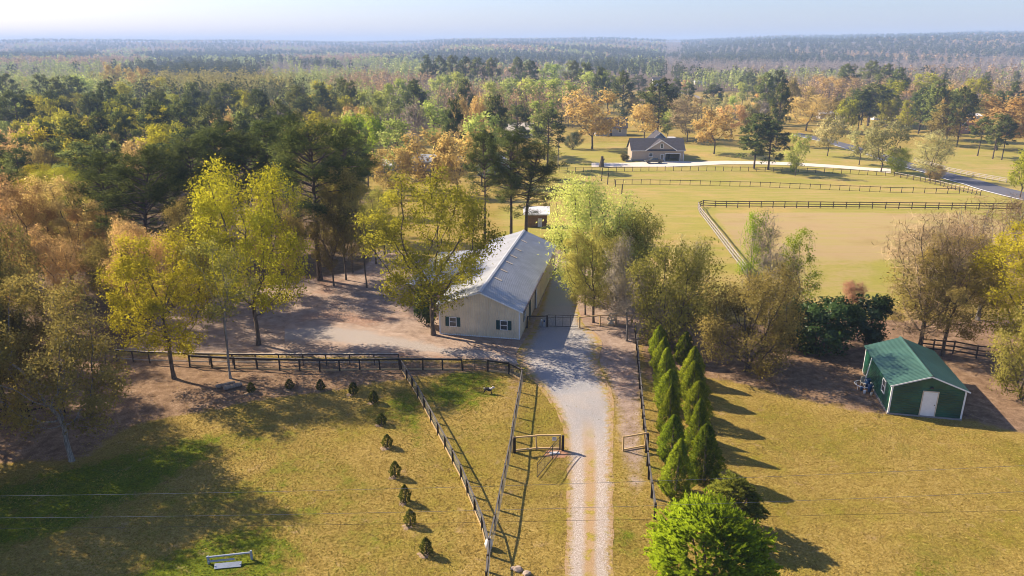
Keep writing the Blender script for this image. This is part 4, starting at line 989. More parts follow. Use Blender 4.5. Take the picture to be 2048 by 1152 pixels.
MARKS = [(30, 470, 'the narrow lime tree'), (20, 170, 'the left edge'), (40, 300, 'the left-edge pine'), (150, 400, 'the rusty crowns'), (100, 210, 'the yellow-green grove'), (180, 260, 'the grove foot'), (305, 330, 'the tall olive pine'), (330, 215, 'the broad middle pine'), (400, 250, 'the golden crown'),
         (480, 330, 'the golden trunk'), (640, 270, 'the large yard pine'), (720, 225, 'the vivid lime pair'), (800, 160, 'the left poplars'), (870, 210, 'the open green crown'), (960, 200, 'the pale grey-green crown'), (450, 180, 'the right skyline pines'), (230, 160, 'the pale skyline crowns'), (590, 200, 'the yard-side pines'), (700, 165, 'the poplar stand edge'), (1060, 170, 'the right poplars'), (330, 160, 'the distant yellow crown'), (150, 150, 'the left skyline pines')]
keys = {}
for px, ty, lab, o in POOL2:
    mk = min(MARKS, key=lambda q: (q[0] - px) ** 2 + (2 * (q[1] - ty)) ** 2)[2]
    keys.setdefault((lab, mk), []).append((px, o))
for (kind, mk), lst in keys.items():
    for i, (px, o) in enumerate(sorted(lst, key=lambda q: q[0])):
        o['label'] = f'{kind} in the wood near {mk}, {ORD[min(i, 28)]} from left'
print('kept', len(POOL2), 'of', len(POOL))
print('fill trees', nfill)

# far woodland: cards by the hundred per tree near, a few per tree at the horizon
PAL = {'pine': ((.034, .048, .020), (.12, .13, .052)), 'rust': ((.28, .19, .11), (.54, .37, .19)), 'lime': ((.22, .27, .07), (.50, .54, .17)), 'bare': ((.22, .18, .155), (.42, .35, .30)), 'yel': ((.22, .20, .045), (.50, .43, .11))}
def far_wood(name, rows, mask, label, seed, palette):
    rg = np.random.default_rng(seed); Vs, Cs, Ns, Qs = [], [], [], []; tot = 0; nv = 0
    for y in rows:
        sp = 8.5 + y * .0016
        x = np.arange(-.80 * y, .80 * y, sp); x = x + rg.uniform(-.5, .5, len(x)) * sp
        yv = y + rg.uniform(-.5, .5, len(x)) * (12 if y < 640 else y * .02)
        k = mask(x, yv); x, yv = x[k], yv[k]
        z = terr(x, yv)
        patch = np.sin(x * .011 + y * .004 + 2) + np.sin(x * .027 + y * .013) * .7 + np.sin(x * .004 - y * .003 + seed) * 1.1 + rg.normal(0, .32, len(x))
        n = int(np.clip(230 * 380 / y, 14, 260)); cs = np.clip(.85 * y / 480, .75, 4.2)
        for i in range(len(x)):
            kind = palette(x[i], yv[i], patch[i], rg)
            pal = PAL[kind]; h = rg.uniform(14, 21) * (1.1 if kind == 'pine' else 1); w = rg.uniform(3.2, 5.2) * (1.0 if y < 1500 else 1.25)
            d = unit(rg.normal(0, 1, (n, 3))) * rg.uniform(.25, 1, (n, 1)) ** .45
            cz = .66 if kind == 'pine' else .58
            C = d * np.array((w, w, h * (1 - cz))) * (1 + .25 * np.sin(d[:, :1] * 5 + i)) + np.array((x[i], yv[i], z[i] + h * cz))
            t = np.clip(rg.uniform(0, 1) * .5 + rg.uniform(0, .6, n), 0, 1)
            V, q, tt, nn = cards(C, cs * (1.1 if kind != 'bare' else .8), .7 if kind != 'bare' else .35, .3, t, rg, None, unit(d + np.array((0, 0, .3))))
            col = np.array(pal[0])[None] * (1 - tt)[:, None] + np.array(pal[1])[None] * tt[:, None]
            Vs.append(V); Ns.append(nn); Qs.append(q + nv); nv += len(V); Cs.append(np.concatenate([col, np.ones((len(col), 1))], 1))
            if y < 700:      # stem
                a = np.array((x[i], yv[i], z[i])); r_ = .22
                S = np.array([a + (-r_, 0, 0), a + (r_, 0, 0), a + (r_ * .5, 0, h * .8), a + (-r_ * .5, 0, h * .8)]); S2 = np.array([a + (0, -r_, 0), a + (0, r_, 0), a + (0, r_ * .5, h * .8), a + (0, -r_ * .5, h * .8)])
                Vs += [S, S2]; Ns.append(np.tile((-.7, -.5, .5), (8, 1))); Qs.append(np.arange(8).reshape(2, 4) + nv); nv += 8; Cs.append(np.tile((.10, .08, .065, 1), (8, 1)))
            tot += 1
    V = np.concatenate(Vs); C = np.concatenate(Cs)
    o = obj(name, mk_mesh(name, V, np.concatenate(Qs), attrs=dict(leafcol=C, custom_normal=np.concatenate(Ns)), mats=[M_farleaf]))
    print(name, tot, 'trees', len(V) // 2, 'tris')
    return tag(o, label, 'woodland', kind='stuff')
def far_leaf():
    m, nt, out = new_mat('far_foliage')
    a = N(nt, 'ShaderNodeAttribute'); a.attribute_name = 'leafcol'
    d = N(nt, 'ShaderNodeBsdfDiffuse'); lk(nt, a.outputs['Color'], d.inputs[0])
    t = N(nt, 'ShaderNodeBsdfTranslucent'); lk(nt, a.outputs['Color'], t.inputs[0])
    mx = N(nt, 'ShaderNodeMixShader'); mx.inputs[0].default_value = .25
    lk(nt, d.outputs[0], mx.inputs[1]); lk(nt, t.outputs[0], mx.inputs[2]); lk(nt, mx.outputs[0], out.inputs[0]); return m
M_farleaf = far_leaf()
def mask_mid(x, y): return np.array([ok_wood(a, b) and b > 330 for a, b in zip(x, y)])
def pal_mid(x, y, p_, rg):
    k = x / y
    if k < -.1 and y > 430: return 'bare' if p_ < -.5 else ('rust' if p_ < .3 else ('lime' if p_ < 1.3 else 'yel'))
    if k > .36: return 'bare' if p_ < .3 and y > 480 else ('pine' if p_ > 1.2 else ('rust' if p_ < .5 else 'yel'))
    return 'pine' if p_ > .85 else ('lime' if p_ > -.5 else ('bare' if p_ > -1.1 else 'rust'))
rows1 = []; y = 338.0
while y < 700: rows1.append(y); y += 10 + (y - 330) * .02
far_wood('valley_woodland', rows1, mask_mid, 'mixed pine and bare hardwood forest filling the valley behind the single trees', 5, pal_mid)
def mask_far(x, y): return ~((np.abs(x - 55) < 95) & (y < 830)) & ~((np.abs(x / y - .63) < .03) & (np.abs(y - 1500) < 60))
def pal_far(x, y, p_, rg):
    k = x / y
    if k > .22 and y > 1350: return 'pine' if p_ > -1.9 else 'rust'
    if k > .2 and y > 850: return 'bare' if p_ < 1.3 else 'pine'
    if y > 2600: return 'pine' if p_ > -.4 else ('lime' if p_ < -1.6 else 'rust')
    if k < .1 and y < 1400: return 'rust' if p_ < -.9 else ('lime' if p_ < .6 else ('bare' if p_ < 1.2 else 'pine'))
    return 'pine' if p_ > -.2 else ('lime' if p_ > -1.0 else 'rust')
rows2 = list(np.geomspace(705, 6200, 52))
far_wood('distant_woodland', rows2, mask_far, 'hazy blue forest covering the far ridges up to the horizon', 6, pal_far)
# ------------------------------------------------------------ surface materials of built things
def metal_sheet(name, c, rough=.45, metal=.25, stain=.12, spec=.5):
    m, nt, out = new_mat(name); tc = N(nt, 'ShaderNodeTexCoord').outputs['Object']; p = pos(nt)
    n1 = noise(nt, p, .6, 5, .65, .3); n2 = noise(nt, p, 7, 3)
    col = mixc(nt, step(nt, n1, .35, .7), tuple(v * (1 - stain) for v in c), tuple(min(1, v * (1 + stain * .6)) for v in c))
    oi = N(nt, 'ShaderNodeObjectInfo').outputs['Random']
    col = mixc(nt, mathn(nt, 'MULTIPLY', oi, .12), col, tuple(v * .75 for v in c))
    ro = mathn(nt, 'ADD', mathn(nt, 'MULTIPLY', n2, .2), rough - .1)
    principled(nt, out, col, ro, metal, spec); return m
M_wall = metal_sheet('barn_siding', (.74, .62, .43), .5, .0, .14)
M_roof = metal_sheet('galvanised_roof', (.44, .455, .49), .5, .3, .12)
M_white = plain('white_trim', (.74, .74, .73), .5, 0, .06)
M_shut = plain('shutter_green', (.012, .055, .055), .5, 0, .2)
M_glass, nt, out = new_mat('window_glass'); principled(nt, out, mixc(nt, noise(nt, pos(nt), 2, 2), (.02, .025, .03), (.07, .08, .09)), .12, 0, .6)
M_gut = plain('gutter_brown', (.05, .035, .03), .5)
M_patch = plain('tan_patch', (.42, .36, .30), .6)
M_post = plain('fence_dark', (.028, .020, .017), .75, 0, .35, 6, bump=.3)
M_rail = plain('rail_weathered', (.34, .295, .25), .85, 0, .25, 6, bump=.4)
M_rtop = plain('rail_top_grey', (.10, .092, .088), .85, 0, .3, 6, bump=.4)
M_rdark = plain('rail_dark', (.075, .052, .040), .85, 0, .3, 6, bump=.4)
M_tan = plain('rail_new_wood', (.47, .33, .165), .75, 0, .2, 6, bump=.4)
M_wire = plain('galvanised_wire', (.20, .205, .21), .45, .5)
M_black = plain('black_metal', (.02, .02, .022), .5)
M_sgreen = metal_sheet('shed_green', (.012, .085, .052), .38, .1, .4)
M_sroof = metal_sheet('shed_roof_green', (.055, .130, .100), .4, .1, .2)
M_tanwall = plain('house_siding', (.40, .315, .245), .7, 0, .08)
M_shingle = plain('roof_shingle', (.055, .050, .060), .9, 0, .25, 1.5)
M_brick = plain('house_brick', (.34, .15, .095), .85, 0, .2)
M_base = plain('block_base', (.26, .235, .22), .9)
M_greyw = plain('grey_siding', (.38, .38, .40), .7)
M_whitew = plain('white_siding', (.70, .68, .66), .6)
M_wood = bark_mat('cut_wood', (.16, .12, .095), (.36, .29, .23))
M_stone = plain('field_stone', (.36, .28, .22), .9, 0, .3, 3, bump=.6)
M_blue = plain('blue_plastic', (.015, .06, .15), .4)
M_cream = plain('cream_plastic', (.66, .58, .44), .5)
M_shaded_paint = plain('jump_shaded_white', (.28, .32, .38), .6, 0, .2)  # white jump paint, darkened and blued: its shade is put into the colour
M_earth = plain('red_earth', (.40, .21, .12), .95, 0, .2)
MULCH = plain('mulch', (.30, .21, .13), .95, 0, .3, 8, bump=.6)

def corr(width, n, depth):
    """profile of a ribbed sheet: list of (s, out)"""
    pr = [(0, 0)]; w = width / n
    for i in range(n):
        a = i * w + w * .5
        pr += [(a - .045, 0), (a - .02, depth), (a + .02, depth), (a + .045, 0)]
    return pr + [(width, 0)]
def ribbed(prof, base, sdir, outdir, updir, heights):
    """sheet: for every profile point a line from base along updir of the given height(s)"""
    b, s, o, u = (Vector(v) for v in (base, sdir, outdir, updir))
    V = []
    for (a, d) in prof:
        h0, h1 = heights(a)
        V += [b + s * a + o * d + u * h0, b + s * a + o * d + u * h1]
    Q = [(2 * i, 2 * i + 2, 2 * i + 3, 2 * i + 1) for i in range(len(prof) - 1)]
    return V, Q

def window(parent, cx, z0, w, h, y, face=-1, shut=None, axis='x', frame=.06):
    """window set proud of the wall plane y (outward = face)"""
    def bx(mb, a0, a1, zz0, zz1, d0, d1):
        lo, hi = sorted((y + face * d0, y + face * d1))
        if axis == 'x': mb.box((a0, lo, zz0), (a1, hi, zz1))
        else: mb.box((lo, a0, zz0), (hi, a1, zz1))
    g_ = MB(); bx(g_, cx - w / 2, cx + w / 2, z0, z0 + h, .004, .03)
    wn_ = g_.build('window', M_glass, parent)
    f_ = MB()
    for a0, a1, b0, b1 in ((cx - w / 2 - frame, cx - w / 2, z0 - frame, z0 + h + frame), (cx + w / 2, cx + w / 2 + frame, z0 - frame, z0 + h + frame)):
        bx(f_, a0, a1, b0, b1, .002, .07)
    bx(f_, cx - w / 2, cx + w / 2, z0 - frame, z0, .002, .07); bx(f_, cx - w / 2, cx + w / 2, z0 + h, z0 + h + frame, .002, .07)
    bx(f_, cx - w / 2, cx + w / 2, z0 + h * .5 - .025, z0 + h * .5 + .025, .02, .055)
    f_.build('frame', M_white, wn_)
    if shut:
        for s in (-1, 1):
            m_ = MB(); x0 = cx + s * (w / 2 + frame + .01); x1 = x0 + s * shut
            bx(m_, min(x0, x1), max(x0, x1), z0 - frame * .5, z0 + h + frame * .5, .003, .045)
            for k in range(9):
                zz = z0 + .06 + k * (h - .08) / 8; bx(m_, min(x0, x1) + .04, max(x0, x1) - .04, zz - .02, zz + .02, .044, .058)
            m_.build('shutter', M_shut, parent)
    return wn_

# ------------------------------------------------------------ the barn
bl, br = P(880, 668), P(1040, 678)
ang = math.atan2(br.y - bl.y, br.x - bl.x) - math.radians(1.5)
BW, BL_, EL, ER, RD, RX = (br - bl).length, 24.6, 3.2, 3.0, 4.62, 4.1
barn = thing('metal_barn', (bl.x, bl.y, 0), 'long beige metal barn with galvanised gable roof in the middle of the yard', 'barn', rz=ang)
def roof_z(x): return EL + (RD - EL) * x / RX if x < RX else RD + (ER - RD) * (x - RX) / (BW - RX)
npan = 9; pw = BW / npan
for i in range(npan):
    pr = corr(pw, 4, .035)
    for back in (0, 1):
        V, Q = ribbed(pr, (i * pw, BL_ * back, 0), (1, 0, 0), (0, 1 if back else -1, 0), (0, 0, 1), lambda a: (0, roof_z(i * pw + a) - .02))
        if back and i > 0 and i < npan - 1 and i % 1: continue
        obj('wall_panel', mk_mesh('wall_panel', V, Q, mats=[M_wall]), barn)
ns = 27; ps = BL_ / ns
prs = corr(ps, 4, .035)
V, Q = ribbed(prs, (0, 0, 0), (0, 1, 0), (1, 0, 0), (0, 0, 1), lambda a: (0, ER - .03)); side_r = mk_mesh('wall_panel', V, Q, mats=[M_wall])
V, Q = ribbed(prs, (0, 0, 0), (0, 1, 0), (-1, 0, 0), (0, 0, 1), lambda a: (0, EL - .03)); side_l = mk_mesh('wall_panel', V, Q, mats=[M_wall])
OFF = 10
for i in range(ns):
    obj('wall_panel', side_r, barn, (BW + (.0 if i < OFF else .22), i * ps, 0))
    obj('wall_panel', side_l, barn, (0, i * ps, 0))
def slope_panel(x0, x1, w):
    a = Vector((x0, 0, roof_z(x0) if 0 <= x0 <= BW else 0)); zl = lambda x: (EL + (RD - EL) * x / RX) if x <= RX and x0 < RX else RD + (ER - RD) * (x - RX) / (BW - RX)
    a = Vector((x0, 0, zl(x0))); b = Vector((x1, 0, zl(x1))); d = b - a; nrm = Vector((-d.z, 0, d.x)).normalized()
    if nrm.z < 0: nrm = -nrm
    V, Q = [], []
    pr = corr(w, 4, .03)
    for s, dp in pr:
        V += [a + Vector((0, s, 0)) + nrm * (dp + .03), b + Vector((0, s, 0)) + nrm * (dp + .03)]
    Q = [(2 * i, 2 * i + 2, 2 * i + 3, 2 * i + 1) for i in range(len(pr) - 1)]
    return mk_mesh('roof_panel', V, Q, mats=[M_roof])
nr_ = 28; rp = (BL_ + .5) / nr_
pR = slope_panel(RX, BW + .38, rp); pL = slope_panel(RX - .001, -.3, rp)
for i in range(nr_):
    obj('roof_panel', pR, barn, (0, -.25 + i * rp, 0)); obj('roof_panel', pL, barn, (0, -.25 + i * rp, 0))
mb = MB(); mb.prism([(-.2, -.03), (0, .045), (.2, -.03), (.2, -.05), (0, .02), (-.2, -.05)], (1, 0, 0), (0, 0, 1), (RX, -.27, RD + .07), (0, BL_ + .54, 0)); mb.build('ridge_cap', M_roof, barn)
mb = MB(); mb.box((BW + .38, -.25, ER - .13), (BW + .49, 12.6, ER - .02)); mb.build('gutter', M_gut, barn)
for nm, x0, y0, h in (('corner_trim', -.035, -.035, EL), ('corner_trim', BW - .10, -.035, ER), ('corner_trim', BW + .14, OFF * ps - .06, ER)):
    mb = MB(); mb.box((x0, y0, 0), (x0 + .14, y0 + .14, h - .06)); mb.build(nm, M_white, barn)
mb = MB(); mb.box((.11, -.03, 0), (BW - .105, -.001, .11)); mb.build('base_trim', M_white, barn)
for a, b in (((-.3, EL - .1), (RX, RD)), ((RX, RD), (BW + .38, ER - .14))):
    mb = MB(); mb.bar((a[0], -.255, a[1] - .02), (b[0], -.255, b[1] - .02), .03, .12); mb.build('rake_trim', M_white, barn)
window(barn, 1.36, .95, .62, .88, -.025, -1, .36); window(barn, 6.42, .95, .62, .88, -.025, -1, .36)
window(barn, 2.6, 1.1, .6, .9, BW + .024, 1, .3, 'y')
mb = MB(); mb.box((BW + .01, 5.2, 0.02), (BW + .07, 6.3, 2.1)); dd = mb.build('door', M_shut, barn); mb = MB(); mb.box((BW + .07, 5.32, 1.0), (BW + .11, 5.38, 1.06)); mb.build('handle', M_wire, dd)
for s in (5.0, 8.0, 11.0, 13.6, 16.5, 20.4):
    mb = MB(); x0 = RX + .38; mb.bar((x0, s, roof_z(x0) + .075), (x0 + .75, s, roof_z(x0 + .75) + .075), .34, .03); mb.build('roof_patch', M_patch, barn)
# lean-to wing on the left
WX, W0, W1 = -5.4, 7.2, 21.5
lw = MB()
def lean_panel():
    V = []; pr = corr(.9, 4, .03)
    for s, dp in pr: V += [(.2, s, EL - .16 + dp), (WX - .3, s, 2.35 + dp)]
    return mk_mesh('wing_roof_panel', V, [(2 * i, 2 * i + 2, 2 * i + 3, 2 * i + 1) for i in range(len(pr) - 1)], mats=[M_roof])
lp = lean_panel()
for i in range(int((W1 - W0) / .9)): obj('wing_roof_panel', lp, barn, (-.32, W0 + i * .9, 0))
for i in range(6):
    mb = MB(); y_ = W0 + .15 + i * (W1 - W0 - .7) / 5; mb.box((WX - .1, y_, -.1), (WX + .05, y_ + .15, 2.32)); mb.build('wing_post', M_rdark, barn)
mb = MB(); mb.box((WX - .12, W0, 2.16), (WX - .03, W1 - .5, 2.31)); mb.build('wing_beam', M_rdark, barn)

# ------------------------------------------------------------ the green shed
sl_, sr_ = P(1775, 828), P(1918, 838)
sang = math.atan2(sr_.y - sl_.y, sr_.x - sl_.x) - math.radians(3.0); SW, SL, SE = (sr_ - sl_).length, 7.7, 2.45
apex = 3.4
shed = thing('green_shed', (sl_.x, sl_.y, .01), 'dark green metal shed with white door and white corner trim on the right lawn', 'shed', rz=sang)
def hz(x): return SE + (apex - SE) * (1 - abs(x - SW / 2) / (SW / 2))
# walls of horizontal ribbed sheet, one panel per 0.9 m of height, gable above
def hwall(x0, x1, z0, z1, depth=.02):
    V, Q = [], []; pr = corr(z1 - z0, 4, depth)
    for s, dp in pr: V += [(x0, -dp, z0 + s), (x1, -dp, z0 + s)]
    return V, [(2 * i, 2 * i + 1, 2 * i + 3, 2 * i + 2) for i in range(len(pr) - 1)]
for k in range(3):
    z0, z1 = .12 + k * (SE - .12) / 3, .12 + (k + 1) * (SE - .12) / 3
    for L0, ori, rz in ((SW, (0, 0, 0), 0), (SL, (0, SL, 0), -math.pi / 2), (SW, (SW, SL, 0), math.pi), (SL, (SW, 0, 0), math.pi / 2)):
        V, Q = hwall(0, L0, z0, z1); obj('wall_panel', mk_mesh('wall_panel', V, Q, mats=[M_sgreen]), shed, ori, rz)
for y_ in (0, SL):
    mb = MB(); mb.add([(0, y_, SE), (SW, y_, SE), (SW / 2, y_, apex)], t=[(0, 1, 2)]); mb.build('gable', M_sgreen, shed)
nsr = 9; spw = (SL + .3) / nsr
for side in (-1, 1):
    x0, x1 = SW / 2, SW / 2 + side * (SW / 2 + .22)
    zf = lambda x: SE + (apex - SE) * (1 - abs(x - SW / 2) / (SW / 2)); V = []; pr = corr(spw, 4, .025)
    for s, dp in pr: V += [(x0, s, zf(x0) + dp + .03), (x1, s, zf(x1) + dp + .03)]
    me = mk_mesh('roof_panel', V, [(2 * i, 2 * i + 2, 2 * i + 3, 2 * i + 1) for i in range(len(pr) - 1)], mats=[M_sroof])
    for i in range(nsr): obj('roof_panel', me, shed, (0, -.15 + i * spw, 0))
    mb = MB(); mb.bar((x0, -.165, zf(x0) - .0), (x1, -.165, zf(x1) - .0), .025, .10); mb.build('rake_trim', M_white, shed)
mb = MB(); mb.prism([(-.16, -.05), (0, .03), (.16, -.05), (.16, -.07), (0, .01), (-.16, -.07)], (1, 0, 0), (0, 0, 1), (SW / 2, -.16, apex + .075), (0, SL + .34, 0)); mb.build('ridge_cap', M_sroof, shed)
for x0, y0 in ((-.035, -.035), (SW - .085, -.035), (-.035, SL - .085), (SW - .085, SL - .085)):
    mb = MB(); mb.box((x0, y0, .0), (x0 + .12, y0 + .12, SE - .02)); mb.build('corner_trim', M_white, shed)
mb = MB(); mb.box((-.06, -.06, -.05), (SW + .06, SL + .06, .11)); mb.build('slab', M_conc if False else M_base, shed)
mb = MB(); mb.box((2.24, -.05, .13), (3.22, -.022, 2.12)); dr = mb.build('door', M_white, shed)
mb = MB()
for b in (((2.16, -.07, .115), (2.24, -.021, 2.2)), ((3.22, -.07, .115), (3.30, -.021, 2.2)), ((2.24, -.07, 2.12), (3.22, -.021, 2.2))): mb.box(*b)
mb.build('door_frame', plain('door_frame_paint', (.55, .47, .36), .6), shed)
mb = MB(); mb.tube([(3.12, -.05, 1.08), (3.12, -.11, 1.08)], .035, 8); mb.build('door_knob', M_black, dr)
mb = MB(); mb.box((2.62, -.16, 2.42), (2.84, -.022, 2.52)); mb.build('lamp', M_black, shed)
window(shed, 1.75, 1.05, .7, .95, -.02, -1, None, 'y')

# things by the shed wall
q = P(1727, 776)
cr = thing('white_hoop', (q.x, q.y, 0), 'white ring on short legs beside the left wall of the green shed', 'hoop')
mb = MB(); mb.tube([(.72 * math.cos(a), .72 * math.sin(a), .34) for a in np.linspace(0, 2 * math.pi, 25)], .035, 6, False); mb.build('ring', M_white, cr)
mb = MB()
for a in (0.4, 2.0, 3.6, 5.2): mb.tube([(.72 * math.cos(a), .72 * math.sin(a), 0), (.72 * math.cos(a), .72 * math.sin(a), .33)], .02, 5)
for k_ in range(4): a = .4 + 1.6 * k_; MB().tube([(.72 * math.cos(a), .72 * math.sin(a), 0), (.72 * math.cos(a), .72 * math.sin(a), .33)], .02, 5).build('leg', M_white, cr)
ch = thing('cream_chair', (q.x + .05, q.y + .05, 0), 'cream plastic chair standing inside the white ring', 'chair', rz=.5)
MB().box((-.24, -.24, .40), (.24, .24, .44)).build('seat', M_cream, ch)
MB().box((-.24, .21, .44), (.24, .25, .92)).build('backrest', M_cream, ch)
for sx in (-.21, .21):
    for sy in (-.21, .21): MB().box((sx - .025, sy - .025, 0), (sx + .025, sy + .025, .40)).build('leg', M_cream, ch)
ca, sa = math.cos(sang), math.sin(sang)
def shed_pt(x, y, z): return Vector((sl_.x + ca * x - sa * y, sl_.y + sa * x + ca * y, z))
a, b = shed_pt(-.55, 5.0, .05), shed_pt(-.06, 5.6, 2.35)
o = MB().tube([a, (a + b) / 2, b], .045, 7).build('white_pole', M_white); tag(o, 'long white pole leaning on the left wall of the green shed', 'pole')
for i, (x, y, s, mt, lab) in enumerate([(-.42, 3.75, .34, M_blue, 'blue plastic tub nearest the shed window'), (-.45, 4.45, .42, M_blue, 'tall blue barrel next to the leaning white pole'), (-1.0, 3.9, .26, M_blue, 'small blue pot standing out from the shed wall'), (-.9, 3.3, .22, M_white, 'white pot on the ground left of the shed window'), (-.45, 3.05, .2, M_cream, 'cream pot at the foot of the shed wall')]):
    p_ = shed_pt(x, y, 0); t_ = thing('garden_pot', (p_.x, p_.y, 0), lab, 'pot', 'pots beside the green shed')
    h = s * 1.9 if i < 2 else s * 1.3
    MB().tube([(0, 0, 0), (0, 0, h * .5), (0, 0, h * .96)], [s * .36, s * .46, s * .5], 10).build('body', mt, t_, True)
    MB().tube([(s * .5 * math.cos(v), s * .5 * math.sin(v), h) for v in np.linspace(0, 2 * math.pi, 13)], s * .06, 5, False).build('rim', mt, t_)

# ------------------------------------------------------------ fences
def unit_box(name, w, h, mat): return MB().box((-.5, -w / 2, -h / 2), (.5, w / 2, h / 2)).mesh(name, mat)
def resample(pts, sp):
    out = [pts[0]]
    for a, b in zip(pts[:-1], pts[1:]):
        L = (b - a).length; n = max(1, round(L / sp))
        out += [a + (b - a) * (k / n) for k in range(1, n + 1)]
    return out
def place_rail(me, a, b, parent, nm='rail'):
    d = b - a; o = bpy.data.objects.new(nm, me); COL.objects.link(o); o.parent = parent
    o.location = (a + b) / 2 - parent.location; o.rotation_euler = (0, -math.atan2(d.z, math.hypot(d.x, d.y)), math.atan2(d.y, d.x)); o.scale = (d.length * 1.0, 1, 1)
    return o
def fence(label, pts, sp, ph, rails, post=(.11, M_post), mesh_h=None, name='board_fence', side=0.0, cat='fence', jit=.02, wire_gap=.11, skip=()):
    """pts: ground points; rails: (height of middle, board height, thickness, material)"""
    pts = resample([Vector((p_.x, p_.y, near_z(p_.x, p_.y))) for p_ in pts], sp)
    root = thing(name, pts[0], label, cat); base = pts[0]
    w, pm = post; me = MB().box((-w / 2, -w / 2, -.2), (w / 2, w / 2, ph)).mesh('post', pm)
    for i, p_ in enumerate(pts):
        o = obj('post', me, root, p_ - base); nx_ = pts[min(i + 1, len(pts) - 1)] - pts[max(i - 1, 0)]
        o.rotation_euler = (R.gauss(0, jit), R.gauss(0, jit), math.atan2(nx_.y, nx_.x)); o.scale.z = 1 + R.gauss(0, .012)
    rm = [unit_box('rail', t, h, mt) for z, h, t, mt in rails]
    for i, (a, b) in enumerate(zip(pts[:-1], pts[1:])):
        if i in skip: continue
        n_ = Vector((-(b - a).y, (b - a).x, 0)).normalized() * side
        for (z, h, t, mt), m_ in zip(rails, rm):
            e = Vector((0, 0, z + R.gauss(0, .008))); e2 = Vector((0, 0, z + R.gauss(0, .008))); place_rail(m_, a + e + n_, b + e2 + n_, root)
    if mesh_h:
        mb = MB()
        for i, (a, b) in enumerate(zip(pts[:-1], pts[1:])):
            if i in skip: continue
            n_ = Vector((-(b - a).y, (b - a).x, 0)).normalized() * (side + .075 * (1 if side >= 0 else -1)) - base
            for z in np.arange(.06, mesh_h, wire_gap): mb.tube([a + Vector((0, 0, z)) + n_, b + Vector((0, 0, z)) + n_], .0034, 3, False)
            L = (b - a).length
            for s in np.arange(0, L, wire_gap): p_ = a + (b - a) * (s / L) + n_; mb.tube([p_ + Vector((0, 0, .05)), p_ + Vector((0, 0, mesh_h))], .0034, 3, False)
        o = mb.build('wire_mesh', M_wire, root); tag(o, kind='stuff')
    return root
near_rails = [(1.06, .05, .085, M_rtop), (.12, .14, .035, M_tan)]
dark_rails = [(1.06, .14, .04, M_post), (.12, .14, .035, M_tan)]
near_rails_b = [(1.10, .045, .10, M_rtop), (1.0, .12, .035, M_post), (.1, .14, .035, M_tan)]
fence('dark paddock fence with wire mesh running left to right across the middle of the lawn', [P(380, 733), P(470, 738), P(560, 741), P(680, 742), P(800, 739), P(846, 739), P(925, 742)], 1.9, 1.1, near_rails_b, mesh_h=1.0)
fence('second rail fence close behind the dark paddock fence, left of its corner', [P(235, 722), P(300, 727), P(420, 729), P(560, 731), P(700, 731), P(798, 730)], 1.95, 1.12, [(1.04, .12, .04, M_rdark), (1.12, .04, .13, M_rail), (.3, .1, .035, M_rail)], post=(.09, M_rdark))
fence('short dark fence end beside the wire gate, curving to the driveway', [P(976, 744), P(1018, 748), P(1044, 762)], 1.9, 1.12, near_rails_b, mesh_h=1.0)
fence('long diagonal wire fence left of the grass wedge, running down to the stones', [P(803, 742), P(836, 795), P(876, 870), P(922, 960), P(964, 1060), P(977, 1112)], 1.85, 1.1, near_rails, mesh_h=1.02, side=.0)
fence('wire fence along the right side of the grass wedge towards the driveway gate', [P(1044, 762), P(1036, 810), P(1027, 862), P(1021, 905), P(1005, 985), P(990, 1060), P(978, 1112), P(973, 1180)], 1.75, 1.1, [(1.06, .05, .085, M_rtop)], mesh_h=1.02)
fence('dark wire fence along the arborvitae right of the driveway', [P(1270, 665), P(1273, 700), P(1278, 760), P(1287, 860), P(1297, 960), P(1309, 1038)], 1.75, 1.12, [(1.06, .05, .09, M_rtop), (.98, .10, .035, M_post)], mesh_h=1.02, post=(.13, M_post))
fence('new tan wood gate wing left of the driveway', [P(1026, 905), P(1073, 900), P(1121, 899)], 1.9, 1.16, [(1.12, .09, .09, M_tan), (.12, .09, .09, M_tan)], post=(.09, M_tan), name='gate_wing')
fence('short new tan wood gate wing right of the driveway', [P(1246, 903), P(1290, 896)], 3, 1.16, [(1.12, .09, .09, M_tan), (.12, .09, .09, M_tan)], post=(.09, M_tan), name='gate_wing')
for px, py, lab in ((1026, 905, 'dark post carrying the left gate wing at the fence'), (1122, 900, 'dark hinge post of the open driveway gate'), (1290, 897, 'dark post ending the right gate wing')):
    p_ = P(px, py); o = obj('gate_post', MB().box((-.085, -.085, -.2), (.085, .085, 1.22)).mesh('gate_post', M_post), None, (p_.x + .11, p_.y - .12, near_z(p_.x, p_.y))); tag(o, lab, 'post')

def tube_gate(label, a, b, h, z0=.12, bars=2, name='metal_gate', mat=M_black, mesh=True):
    a = Vector((a.x, a.y, near_z(a.x, a.y))); b = Vector((b.x, b.y, near_z(b.x, b.y)))
    root = thing(name, a, label, 'gate'); d = b - a; U = Vector((0, 0, 1))
    MB().tube([U * z0, d + U * z0, d + U * (z0 + h), U * (z0 + h), U * z0], .026, 6, False).build('frame', mat, root)
    for k in range(bars): s = (k + 1) / (bars + 1); MB().tube([d * s + U * z0, d * s + U * (z0 + h)], .02, 5).build('upright', mat, root)
    MB().tube([U * (z0 + h * .8), d + U * (z0 + h * .8)], .018, 5).build('crossbar', mat, root)
    if mesh:
        mb = MB(); L = d.length
        for z in np.arange(z0 + .08, z0 + h * .8, .11): mb.tube([U * z, d + U * z], .004, 3, False)
        for s in np.arange(.1, L, .11): mb.tube([d * (s / L) + U * z0, d * (s / L) + U * (z0 + h * .8)], .004, 3, False)
        tag(mb.build('wire_mesh', M_wire, root), kind='stuff')
    return root
tube_gate('black metal driveway gate swung open beside the left tan wing', P(1119, 903), P(1074, 957), 1.05)
